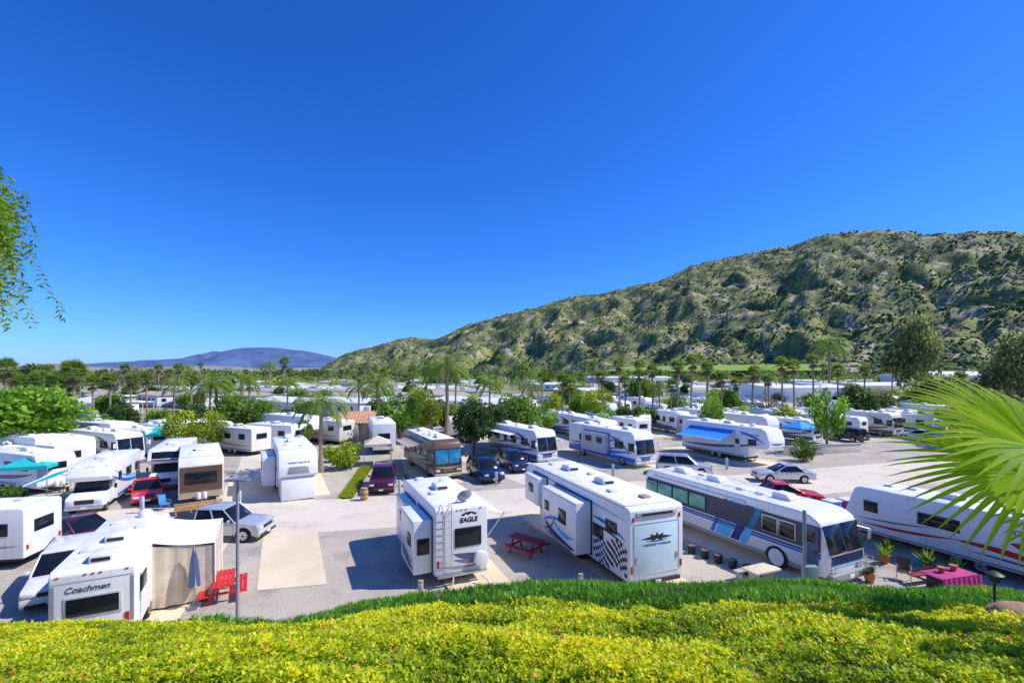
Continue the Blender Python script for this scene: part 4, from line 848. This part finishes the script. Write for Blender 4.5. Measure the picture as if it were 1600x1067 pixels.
for k in range(24): 
    xx=-4.4+k*.38; t=max(0,abs(xx)-2.2)/2.5; P.cyl((xx,-4.12,2.8),(max(-2.2,min(2.2,xx)) if t==0 else xx,-.15-3.95*t*.98,4.2-1.43*t),.06,.06,TILE,6)
P.done(r,'roof')
P=Part(); P.box((.8,.5,4.4),(.7,.7,1.2),STUCW,.03); P.done(r,'chimney')
for xx in(-3,-1.6): P=Part(); P.box((xx,-3.52,1.5),(1.0,.06,1.2),GLASS,.01); P.done(r,'window')
for xx in(.2,3.6): P=Part(); P.box((xx,-3.9,1.3),(.35,.35,2.7),STUC,.02); P.done(r,'column')
P=Part(); P.box((1.9,-3.54,1.2),(1.2,.1,2.2),TANS,.01); P.done(r,'door')
def hall(px0,px1,base,top,m,rm,lab):
    xa,y=G(px0,base); xb,_=G(px1,base); h=H-(top-578)/F*y; w=xb-xa; r=thing('warehouse',lab,'building',((xa+xb)/2,y+8,0),math.radians(4)); P=Part(); P.box((0,0,h*.42),(w,16,h*.84),m,.03); P.done(r,'wall')
    P=Part(); P.prof([(-8.3,h*.83),(8.3,h*.83),(8.3,h*.87),(0,h),(-8.3,h*.87)],-w/2-.3,w/2+.3,rm); P.done(r,'roof')
    n=int(w/5)
    for i in range(n):
        P=Part(); P.box((-w/2+(i+.5)*w/n,-8.03,h*.35),(2.6,.08,h*.45),GLASS if i%3 else LGREY,.01); P.done(r,'window' if i%3 else 'door')
hall(1195,1330,645,600,STUCW,HROOFW,'long white warehouse with low gable roof'); hall(1340,1440,630,598,STUC,HROOFW,'beige warehouse with white roof'); hall(1440,1570,628,580,LGREY,HROOFW,'grey commercial building with white roof'); hall(920,1050,604,588,STUCW,HROOFW,'low white building in the valley')
def wallo(p,q,h,m,lab):
    d=Vector((q[0]-p[0],q[1]-p[1])); r=thing('boundary_wall',lab,'wall',((p[0]+q[0])/2,(p[1]+q[1])/2,0),math.atan2(d.y,d.x)); P=Part(); P.box((0,0,h/2),(d.length,.2,h),m,.02); P.box((0,0,h+.04),(d.length+.1,.3,.08),CONC,.01)
    P.done(r,'wall')
wallo(G(1225,712),G(1345,706),1.0,STUC,'low tan block wall along the road'); wallo((8,132),(95,150),2.0,STUCW,'long pale boundary wall'); wallo((-62,58),(-46,66),1.6,STUC,'tan block wall behind trailers')
# ================================================================= TERRAIN
def sheet(name,pts,z,mat,label=None):
    me=bpy.data.meshes.new(name); me.from_pydata([(x,y,z) for x,y in pts],[],[tuple(range(len(pts)))]); me.materials.append(mat)
    o=bpy.data.objects.new(name,me); COL.objects.link(o); o['kind']='structure'; return o
GROUND=patchmat('valley_soil',[(.32,.27,.16),(.20,.25,.08),(.42,.36,.25)],[(.02,.42,.58),(.15,.5,.7)])
GRAV=patchmat('gravel',[(.46,.41,.34),(.57,.50,.40),(.31,.28,.25),(.60,.55,.47),(.12,.11,.105)],[(.15,.4,.65),(.5,.5,.7),(7,.57,.64),(11,.60,.66)],bump=.6,bscale=14)
ROAD=patchmat('worn_concrete_road',[(.66,.575,.45),(.72,.63,.51),(.54,.48,.39),(.38,.34,.295)],[(.12,.4,.6),(.5,.52,.72),(2.5,.60,.74)],bump=.15,bscale=8)
PAD=patchmat('concrete_pad',[(.70,.58,.39),(.76,.65,.47),(.52,.44,.33)],[(.4,.4,.6),(1.5,.58,.75)],bump=.1,bscale=10)
sheet('ground',[(-9000,-3000),(9000,-3000),(9000,14000),(-9000,14000)],-.02,GROUND)
sheet('gravel_yard',[(-75,8),(75,8),(90,60),(130,140),(-40,140),(-40,66),(-75,62)],0.0,GRAV)
def strip(name,cl,w,z,mat):
    L=[];R=[]
    for i,(x,y) in enumerate(cl):
        a=Vector(cl[max(0,i-1)]);b=Vector(cl[min(len(cl)-1,i+1)]); d=(b-a).normalized(); n=Vector((-d.y,d.x))*w/2; L.append((x+n.x,y+n.y)); R.append((x-n.x,y-n.y))
    return sheet(name,R+L[::-1],z,mat)
strip('road',[(-70,22),(-45,25.5),(-28.5,28.0),(-18,30.3),(-9,32.0),(5,35.3),(22,39.6),(38,44.5),(70,57)],7.4,.006,ROAD)
strip('road',[(-16,29),(-24,47),(-36,70),(-50,95)],5.5,.010,ROAD)
strip('road',[(5,37),(-8,58),(-16,74)],4.5,.010,ROAD)
strip('road',[(-16,67),(5,67),(40,72),(90,80)],5,.014,ROAD)
strip('road',[(-20,95),(10,94.5),(60,102),(120,110)],5,.014,ROAD)
for poly in ([(-14.4,27.4),(-11.6,28.2),(-8.2,21.0),(-11.0,20.4)],[(-6.3,29.2),(-3.6,29.8),(.2,20.6),(-2.6,20)],[(.3,31.3),(3.1,32),(8.6,19.9),(5.0,19.2)],[(7.2,33),(10,33.8),(16,20.6),(12.6,19.6)],[(-18.6,26.8),(-16,27.2),(-11.6,15),(-15,14)],[(-16.6,35.5),(-13.8,36),(-18.3,45),(-21,44)],[(-8.5,39),(-4,40),(-8.5,52),(-12,51)],[(10.5,45),(15,46),(9.5,58),(6,57)],[(23,46),(28,47),(22,59),(18,58)]):
    sheet('concrete_pad',poly,.018,PAD)
sheet('lawn_strip',[(-12.6,34.8),(-11.8,35),(-13.6,46),(-14.6,46)],.012,LM['bright'])
n=5000; t=rng.random(n); C=np.c_[-12.3-1.9*t+rng.uniform(-.5,.5,n),35+11*t,np.zeros(n)]; D=unit(np.c_[rng.normal(size=(n,2))*.4,np.ones(n)]); me=leaves('grass',C,D,perp(D),.28,.03,rng.random(n),[LM['yel']]); o=bpy.data.objects.new('grass',me); COL.objects.link(o); o['kind']='stuff'; o['label']='strip of ornamental grass beside the path'; o['category']='grass'
# --- bank in front
def bank_z(X,Y):
    base=np.interp(Y,[-25,-3,0,2.6,4,6,8.2,9.0,13.2,14],[9.0,8.25,8.0,7.72,7.2,6.37,5.62,5.25,-.05,-.3])
    s=np.clip((-X-.0)/4.5,0,1); s=s*s*(3-2*s); q=np.clip((X-5)/5,0,1)
    k=np.clip((Y-1)/7,0,1)*(Y<12)
    return base-(.66*s+.22*q)*k+.05*np.sin(X*1.3+Y)*np.cos(Y*1.7-X*.4)*(Y<11)
def bz(x,y): return float(bank_z(np.array(float(x)),np.array(float(y))))
sh.location.z=bz(8.4,2.6)
SOIL=patchmat('planted_soil',[(.07,.10,.012),(.10,.10,.03)],[(3,.4,.6)],bump=.6,bscale=10)
nx,ny=160,120; xs=np.linspace(-42,42,nx); ys=np.concatenate([np.linspace(-25,0,20),np.linspace(.2,14,ny-20)])
XX,YY=np.meshgrid(xs,ys); ZZ=bank_z(XX,YY)
me=bpy.data.meshes.new('bank'); V=np.c_[XX.ravel(),YY.ravel(),ZZ.ravel()]
me.from_pydata(V.tolist(),[],[(j*nx+i,j*nx+i+1,(j+1)*nx+i+1,(j+1)*nx+i) for j in range(ny-1) for i in range(nx-1)]); me.materials.append(SOIL)
for p in me.polygons: p.use_smooth=True
o=bpy.data.objects.new('terrain_bank',me); COL.objects.link(o); o['kind']='structure'
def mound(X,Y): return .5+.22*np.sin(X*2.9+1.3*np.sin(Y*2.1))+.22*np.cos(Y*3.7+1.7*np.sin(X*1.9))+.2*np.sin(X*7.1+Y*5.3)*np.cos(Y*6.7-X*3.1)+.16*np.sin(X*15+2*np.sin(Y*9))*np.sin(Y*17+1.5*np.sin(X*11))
yb=lambda X:np.interp(X,[-7,-3.5,0,4,9,12],[9.6,7.6,6.4,6.1,5.2,5.0])
nc=115000; Y=1.9+7.5*rng.random(nc)**.95; X=rng.uniform(-1,1,nc)*(Y*1.18+.8); ok=Y<yb(X)+rng.normal(size=nc)*.12
ok&=rng.random(nc)<np.clip(.5+1.1*mound(X,Y),0,1); X=X[ok];Y=Y[ok]; nc=len(X); k=8
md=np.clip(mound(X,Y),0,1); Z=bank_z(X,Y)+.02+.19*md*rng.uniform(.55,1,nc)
idx=np.repeat(np.arange(nc),k); az=rng.uniform(0,6.28,nc)[idx]+np.tile(np.arange(k)*2.4,nc); el=rng.uniform(.05,1.15,nc*k)
D=np.c_[np.cos(az)*np.cos(el),np.sin(az)*np.cos(el),np.sin(el)]; S=unit(np.c_[-np.sin(az),np.cos(az),rng.normal(size=nc*k)*.3])
C=np.c_[X[idx],Y[idx],Z[idx]]+rng.normal(size=(nc*k,3))*.012
sc=(.021+.0024*Y[idx])*rng.uniform(.65,1.25,nc*k); big=.5+.28*np.sin(X*1.1+.6*Y)+.25*np.sin(X*3.3-Y*2.3)*np.cos(Y*1.9)
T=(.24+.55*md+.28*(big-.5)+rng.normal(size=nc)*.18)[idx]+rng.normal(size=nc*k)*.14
mi=(rng.random(nc*k)<.004).astype(int)
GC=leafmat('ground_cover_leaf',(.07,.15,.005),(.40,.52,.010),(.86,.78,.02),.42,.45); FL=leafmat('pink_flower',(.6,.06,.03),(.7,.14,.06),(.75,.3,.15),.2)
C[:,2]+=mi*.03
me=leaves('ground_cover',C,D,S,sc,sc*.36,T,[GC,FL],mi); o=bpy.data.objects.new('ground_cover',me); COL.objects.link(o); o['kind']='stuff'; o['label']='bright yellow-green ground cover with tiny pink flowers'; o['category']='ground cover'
nc=30000; Y=5+5.0*rng.random(nc); X=rng.uniform(-1,1,nc)*(Y*1.2+1); ok=Y>yb(X)+rng.normal(size=nc)*.12; X=X[ok];Y=Y[ok]; nc=len(X); k=5
idx=np.repeat(np.arange(nc),k); az=rng.uniform(0,6.28,nc*k); el=rng.uniform(.5,1.5,nc*k); D=np.c_[np.cos(az)*np.cos(el),np.sin(az)*np.cos(el),np.sin(el)]; S=perp(D)
md=np.clip(mound(X*.6,Y*.6),0,1); C=np.c_[X,Y,bank_z(X,Y)+.02+.14*md][idx]
IP=leafmat('ice_plant_leaf',(.03,.10,.012),(.13,.34,.03),(.40,.62,.08),.3,.35); FP=leafmat('magenta_flower',(.5,.05,.3),(.6,.1,.4),(.7,.2,.5),.2)
T=(.25+.4*md+rng.normal(size=nc)*.12)[idx]+rng.normal(size=nc*k)*.2; mi=(rng.random(nc*k)<.0002).astype(int)
Ls=rng.uniform(.09,.17,nc*k); Wd=np.full(nc*k,.011); Wd[mi==1]=.035; C[mi==1,2]+=.08
me=leaves('ice_plant',C,D,S,Ls,Wd,T,[IP,FP],mi); o=bpy.data.objects.new('ice_plant',me); COL.objects.link(o); o['kind']='stuff'; o['label']='spiky dark green ice plant along the bank crest'; o['category']='ground cover'
# --- right hill
rp=[(420,582),(500,577),(540,552),(600,536),(640,528),(680,530),(720,512),(760,498),(850,476),(900,462),(950,456),(1050,430),(1080,414),(1100,410),(1180,391),(1240,385),(1260,374),(1290,366),(1360,358),(1410,361),(1450,367),(1490,366),(1520,360),(1600,364),(1750,380),(2000,400),(2300,440)]
def ridge(px): return np.interp(px,[a for a,b in rp],[b for a,b in rp])
def rY(px): return np.interp(px,[420,500,1600,2300],[2500,2300,1050,900])
def bY(px): return np.interp(px,[420,500,1000,1600,2300],[1500,1350,640,400,330])
def hill(px,v):
    Yr=rY(px);Yb=bY(px); Y=Yb+(Yr-Yb)*v; X=(px-800)/F*Y; Zr=H+(578-ridge(px))/F*Yr
    q=Vector((X/230,Y/230,0)); n=noise.fractal(q,.9,2.1,6); rn=abs(noise.fractal(Vector((X/150+5,Y/240,3)),1.0,2.0,4))
    env=min(1,v*4)*(1.0 if v<.75 else max(.14,(1-v)/.25) if v<1 else .14)
    vv=min(v,1.0); base=Zr*(.30*vv+.70*vv**1.5) if v<=1 else Zr*(1-(v-1)*1.6)
    nn=noise.fractal(Vector((X/40,Y/40,1)),.7,2.2,5)
    return X,Y,base+env*(n*40-rn*70+18)*min(1,Zr/150)+nn*(8 if v<.9 else 6)*min(1,v*5)-2*(v<.02)
HILL=patchmat('chaparral_hillside',[(.17,.19,.07),(.075,.105,.04),(.29,.31,.09),(.48,.40,.28),(.08,.11,.045),(.54,.45,.33)],[(.012,.42,.56),(.02,.48,.60),(.03,.54,.62),(.15,.52,.64),(.09,.59,.66)],bump=1,bscale=.15)
N1,N2=340,100; Vv=[]
for j in range(N2):
    for i in range(N1): Vv.append(hill(420+(2300-420)*i/(N1-1),1.35*j/(N2-1)))
me=bpy.data.meshes.new('hill'); me.from_pydata(Vv,[],[(j*N1+i,j*N1+i+1,(j+1)*N1+i+1,(j+1)*N1+i) for j in range(N2-1) for i in range(N1-1)]); me.materials.append(HILL)
for p in me.polygons: p.use_smooth=True
o=bpy.data.objects.new('hill',me); COL.objects.link(o); o['kind']='structure'
def blobs(name,pts,sz,mats,T,seed,flat=.7,label='',cat=''):
    R=np.random.default_rng(seed); t=bmesh.new(); bmesh.ops.create_icosphere(t,subdivisions=1,radius=1); bv=np.array([v.co[:] for v in t.verts]); bf=np.array([[v.index for v in f.verts] for f in t.faces]); t.free()
    n=len(pts); nv=len(bv); V=pts[:,None,:]+bv[None]*sz[:,None,None]*R.uniform(.65,1.25,(n,nv,1))*np.array([1,1,flat]); Fc=(bf[None]+(np.arange(n)*nv)[:,None,None]).reshape(-1,3)
    me=bpy.data.meshes.new(name); me.vertices.add(n*nv); me.vertices.foreach_set('co',V.astype(np.float32).ravel()); m=len(Fc); me.loops.add(3*m); me.loops.foreach_set('vertex_index',Fc.astype(np.int32).ravel()); me.polygons.add(m); me.polygons.foreach_set('loop_start',np.arange(0,3*m,3,dtype=np.int32)); me.update(calc_edges=True)
    for q in mats: me.materials.append(q)
    at=me.attributes.new('tint','FLOAT','POINT'); at.data.foreach_set('value',np.repeat(np.clip(T,0,1),nv).astype(np.float32))
    o=bpy.data.objects.new(name,me); COL.objects.link(o); o['kind']='stuff'; o['label']=label; o['category']=cat; return o
random.seed(3); pb=[];sb=[];pr=[];sr=[]
for i in range(42000):
    px=random.uniform(430,1900); v=random.random()**1.15; X,Y,Z=hill(px,v); dn=noise.fractal(Vector((X/70,Y/70,7)),1,2,3); rk=noise.fractal(Vector((X/80+9,Y/55,2)),1,2,4)
    if rk>.27 and v>.2:
        if random.random()<.6: pr.append((X,Y,Z)); sr.append(random.uniform(.9,2.8)*(1.0 if random.random()<.93 else 2.3))
    elif dn>-.3: pb.append((X,Y,Z)); sb.append(random.uniform(1.0,3.0)*(1.35 if dn>.2 else 1))
    elif random.random()<.35: pb.append((X,Y,Z)); sb.append(random.uniform(.9,2.2))
BUSH=leafmat('chaparral_bush',(.03,.055,.02),(.09,.13,.04),(.21,.26,.08),0,.9); BOUL=leafmat('granite_boulder',(.40,.29,.21),(.56,.45,.34),(.72,.62,.50),0,.95)
pb=np.array(pb);sb=np.array(sb);pr=np.array(pr);sr=np.array(sr)
blobs('hillside_scrub',pb,sb,[BUSH],rng.random(len(pb)),1,.8,'dark green chaparral bushes across the hillside','scrub'); blobs('hillside_boulders',pr,sr,[BOUL],rng.random(len(pr)),2,.85,'pale granite boulders scattered over the hillside','boulders')
FIELD=patchmat('green_meadow',[(.20,.34,.05),(.30,.36,.08)],[(.02,.4,.6)],bump=0)
def low(name,pts,mat): 
    me=bpy.data.meshes.new(name); me.from_pydata([p for p in pts],[],[tuple(range(len(pts)))]); me.materials.append(mat); o=bpy.data.objects.new(name,me); COL.objects.link(o); o['kind']='structure'
low('meadow',[(100,520,8.5),(290,430,9.2),(310,500,16),(150,620,14)],FIELD)
def far(name,pl,Yd,depth,mat,seed,extra=0):
    xs=[p for p,_ in pl]; N=200; Vv=[]; J=14
    for j in range(J):
        for i in range(N):
            px=xs[0]+(xs[-1]-xs[0])*i/(N-1); y=np.interp(px,xs,[b for a,b in pl]); h=(578-y)/F*Yd+H; v=j/(J-1)*1.5; Y=Yd-depth*(1-v) ; X=(px-800)/F*Yd
            f=min(v,1) if v<=1 else 1-(v-1); Vv.append((X,Y,max(-5,h*f**1.3+(noise.fractal(Vector((X/700,Y/700,seed)),1,2,5)*h*.35*(f*(1-f)*3+.06)))))
    me=bpy.data.meshes.new(name); me.from_pydata(Vv,[],[(j*N+i,j*N+i+1,(j+1)*N+i+1,(j+1)*N+i) for j in range(J-1) for i in range(N-1)]); me.materials.append(mat)
    for p in me.polygons: p.use_smooth=True
    o=bpy.data.objects.new(name,me); COL.objects.link(o); o['kind']='structure'
FARM=patchmat('mountain_painted_haze',[(.075,.135,.28),(.11,.165,.30),(.055,.105,.22)],[(.0015,.4,.6),(.004,.45,.65)],bump=0); NEARM=patchmat('dry_far_hill',[(.26,.25,.23),(.38,.33,.27),(.16,.19,.16)],[(.004,.4,.6),(.012,.5,.65)],bump=0)  # FARM: distance haze painted into the mountain as a blue base colour
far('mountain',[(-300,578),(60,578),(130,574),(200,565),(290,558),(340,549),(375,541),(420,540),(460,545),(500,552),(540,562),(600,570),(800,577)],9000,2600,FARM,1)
far('hill',[(-900,560),(-300,566),(0,574),(60,572),(90,566),(130,571),(200,577),(260,572),(330,570),(400,576),(500,574),(600,577)],3800,900,NEARM,2)
# ================================================================= NEAR FAN PALM
NP=leafmat('near_palm_leaf',(.09,.18,.01),(.34,.50,.02),(.62,.70,.05),.5,.35)
def strips(name,segs,mat,parent):
    V=[];Fc=[];T=[]
    for pts,wd,sd,nm,tn in segs:
        b=len(V)
        for p,w in zip(pts,wd): V+= [tuple(p-sd*w+nm*w*.55),tuple(p),tuple(p+sd*w+nm*w*.55)]; T+=[tn]*3
        for i in range(len(pts)-1):
            for q in(0,1): Fc.append((b+i*3+q,b+i*3+q+1,b+i*3+q+4,b+i*3+q+3))
    me=bpy.data.meshes.new(name); me.from_pydata(V,[],Fc); me.materials.append(mat); at=me.attributes.new('tint','FLOAT','POINT'); at.data.foreach_set('value',np.clip(np.array(T),0,1).astype(np.float32))
    o=bpy.data.objects.new(name,me); COL.objects.link(o); o.parent=parent; return o
tb=Vector((6.3,4.7,bz(6.3,4.7)))
root=thing('fan_palm','broad bright green fan palm growing on the bank','palm tree',tb)
P=Part(); P.cyl((0,0,-.2),(0,0,.9),.28,.22,PBARK,14); P.done(root,'trunk')
crown=Vector((0,0,1.0)); random.seed(11)
def frond(cen,axis,nrm,R0,spread=200,nl=38,tone=.5):
    axis=Vector(axis).normalized(); nrm=(Vector(nrm)-Vector(nrm).dot(axis)*axis).normalized(); side=axis.cross(nrm); segs=[]
    for j in range(nl):
        a=math.radians(-spread/2+spread*j/(nl-1)); d=axis*math.cos(a)+side*math.sin(a); Rr=R0*(.80+.20*math.cos(a))*random.uniform(.90,1.05); s=nrm.cross(d).normalized(); pts=[];wd=[]; bd=random.uniform(-.03,.03); hw=math.radians(spread)/(nl-1)*.52
        for k in range(10):
            t=k/9; p=cen+d*Rr*t+nrm*((.08*math.sin(t*2.2)+bd*t*t)*R0)+Vector((0,0,-.07*R0*max(0,t-.5)**1.3*2.2)); pts.append(p); wd.append(R0*(.003+hw*t) if t<.5 else R0*hw*.5*max(0.0,1-(t-.5)/.5)**.85+.0008)
        segs.append((pts,wd,s,nrm,tone+random.uniform(-.2,.2)))
    strips('frond',segs,NP,root)
    P=Part(); m=crown.lerp(cen,.5)+Vector((0,0,.1)); P.cyl(crown,m,.03,.02,LM['bright'],6); P.cyl(m,cen,.02,.014,LM['bright'],6); P.done(root,'leaf_stalk')
def wl(x,y,z): return Vector((x,y,z))-tb
frond(wl(5.1,4.6,8.74),(-1,-.05,.12),(-.15,-.60,.78),1.36,230,44,.66)
frond(wl(5.3,4.8,8.5),(-1,.05,-.30),(-.2,-.6,.8),1.35,190,38,.45)
frond(wl(5.55,4.5,8.3),(-.7,-.1,-.7),(-.4,-.7,.5),.95,170,32,.3)
frond(wl(6.9,5.6,8.6),(.6,.6,.4),(0,-.4,1),1.1,200,36,.6)
frond(wl(7.2,4.8,8.3),(1,.1,.2),(0,0,1),1.2,200,36,.5); frond(wl(6.8,5.9,8.2),(.2,1,.1),(0,0,1),1.2,200,36,.5)
# pepper tree at left with drooping strands
tb2=Vector((-8.05,4.4,bz(-8.05,4.4))); root=thing('pepper_tree','weeping pepper tree with drooping feathery branches','tree',tb2)
P=Part(); P.cyl((0,0,-.2),(.1,0,2.6),.22,.16,BARK,12); P.cyl((.1,0,2.6),(.5,.4,4.4),.16,.1,BARK,10); P.cyl((.1,0,2.6),(-.6,-.2,4.6),.13,.08,BARK,10); P.cyl((.5,.4,4.4),(1.2,.7,5.6),.09,.05,BARK,8); P.cyl((.5,.4,4.2),(1.0,1.4,5.2),.08,.04,BARK,8); P.done(root,'trunk')
Cs=[];Ds=[];Ss=[];Ts=[]; R=np.random.default_rng(44)
for i in range(720):
    a=R.uniform(0,6.28); rr=math.sqrt(R.random())*1.8; p=np.array([.3+rr*math.cos(a),.6+rr*math.sin(a),5.65-.3*rr*rr*.5+R.normal()*.15]); ln=R.uniform(.5,2.1)*(1 if rr<1.5 else .8); sw=np.array([R.normal()*.14,R.normal()*.14,-1.]); tn=R.uniform(.15,.85)
    for j in range(int(ln/.06)):
        p=p+sw*.06+R.normal(size=3)*np.array([.012,.012,0])
        for q in range(5):
            a2=R.uniform(0,6.28); d=np.array([math.cos(a2),math.sin(a2),-.6+R.normal()*.3]); d/=np.linalg.norm(d); Cs.append(p.copy());Ds.append(d);Ss.append(np.cross(d,R.normal(size=3)));Ts.append(tn+R.normal()*.15)
Ss=unit(np.array(Ss)); me=leaves('crown',np.array(Cs),np.array(Ds),Ss,R.uniform(.06,.12,len(Cs)),.011,np.array(Ts),[leafmat('pepper_leaf',(.08,.16,.015),(.25,.40,.03),(.55,.62,.08),.4)]); o=bpy.data.objects.new('crown',me); COL.objects.link(o); o.parent=root
x,y=5.4,5.3; r=thing('garden_light','small black garden spike light','garden light',(x,y,bz(x,y))); P=Part(); P.cyl((0,0,0),(0,0,.5),.012,.012,BLACK,8); P.done(r,'stake'); P=Part(); P.cyl((0,0,.5),(0,0,.58),.05,.06,BLACK,12); P.cyl((0,0,.58),(0,0,.61),.085,.03,BLACK,12); P.done(r,'lamp_head')
x,y=5.3,5.0; r=thing('boulder','reddish brown boulder in the ground cover','rock',(x,y,bz(x,y))); P=Part(); P.sph((0,0,.12),.24,ROCK,(1,.8,.8),3,.06); P.done(r,'stone')
def agave(x,y,s,mat,lab,nm='agave_plant',z=None,n=40):
    r=thing(nm,lab,'plant',(x,y,bz(x,y) if z is None else z)); az=rng.uniform(0,6.28,n); el=rng.uniform(.3,1.4,n); D=np.c_[np.cos(az)*np.cos(el),np.sin(az)*np.cos(el),np.sin(el)]; S=unit(np.c_[-np.sin(az),np.cos(az),np.zeros(n)])
    me=leaves('leaf_rosette',np.zeros((n,3)),D,S,s*rng.uniform(.7,1.1,n),s*.06,rng.random(n),[mat]); o=bpy.data.objects.new('leaf_rosette',me); COL.objects.link(o); o.parent=r; return r
agave(4.55,3.9,.4,LM['bright'],'bright green strappy plant beside the boulder','strappy_plant'); agave(5.05,4.4,.42,LM['mid'],'green strappy plant in the ground cover','strappy_plant')
for x,y,s in((17.6,24.2,.9),(18.3,23.3,.6),(18.9,23.9,.7),(19.6,22.3,.8),(20.3,21.6,.6),(17.0,25.2,.7),(16.0,21.2,.5)):
    planter(x,y,'green plant in a clay pot near the trailer'); agave(x,y,s,random.choice([LM['mid'],LM['bright'],LM['dark']]),'bushy green leaves growing from a clay pot','pot_foliage',.36,60)
for x,y,c,lab in((16.4,23.6,BCANV,'blue plastic tub on the gravel'),(19.9,23.1,TURQ,'turquoise plastic tub on the gravel'),(15.4,22.3,REDW,'red plastic tub on the gravel')):
    r=thing('plastic_tub',lab,'tub',(x,y,0)); P=Part(); P.cyl((0,0,0),(0,0,.34),.2,.27,c,16,.02); P.cyl((0,0,.31),(0,0,.35),.29,.29,c,16); P.done(r,'tub')
# ================================================================= LIGHT & CAMERA
sv=Vector((1,.04,0)).normalized(); el=math.radians(48); sd=Vector((sv.x*math.cos(el),sv.y*math.cos(el),math.sin(el)))
sun=bpy.data.lights.new('sun','SUN'); sun.energy=5.0; sun.angle=math.radians(.53); sun.color=(1,.95,.86); so=bpy.data.objects.new('sun',sun); COL.objects.link(so); so.rotation_euler=sd.to_track_quat('Z','Y').to_euler(); so.location=(0,0,60)
w=bpy.data.worlds.new('World'); scene.world=w; w.use_nodes=True; t=w.node_tree; bgn=t.nodes['Background']; sky=t.nodes.new('ShaderNodeTexSky'); sky.sky_type='NISHITA'; sky.sun_disc=False; sky.sun_elevation=el; sky.sun_rotation=math.atan2(sv.x,sv.y); sky.altitude=200; sky.air_density=1.0; sky.dust_density=.3; sky.ozone_density=2.5
ST=.15; sep=t.nodes.new('ShaderNodeSeparateColor'); cmb=t.nodes.new('ShaderNodeCombineColor'); t.links.new(sky.outputs[0],sep.inputs[0])
for i,(g,mul) in enumerate(((1.55,.42),(1.15,.74),(1.1,1.62))):
    p=t.nodes.new('ShaderNodeMath'); p.operation='MULTIPLY'; p.inputs[1].default_value=.13; t.links.new(sep.outputs[i],p.inputs[0])
    q=t.nodes.new('ShaderNodeMath'); q.operation='POWER'; q.inputs[1].default_value=g; t.links.new(p.outputs[0],q.inputs[0])
    s=t.nodes.new('ShaderNodeMath'); s.operation='MULTIPLY'; s.inputs[1].default_value=mul/ST; t.links.new(q.outputs[0],s.inputs[0]); t.links.new(s.outputs[0],cmb.inputs[i])
t.links.new(cmb.outputs[0],bgn.inputs['Color']); bgn.inputs['Strength'].default_value=ST
cam=bpy.data.cameras.new('camera'); co=bpy.data.objects.new('camera',cam); COL.objects.link(co); co.location=(0,0,H); co.rotation_euler=(math.radians(90),0,0); cam.sensor_width=36; cam.lens=36*F/1600; cam.shift_y=44.5/1600; cam.clip_start=.1; cam.clip_end=30000; scene.camera=co
scene.view_settings.view_transform='Standard'; scene.view_settings.look='None'; scene.view_settings.exposure=0
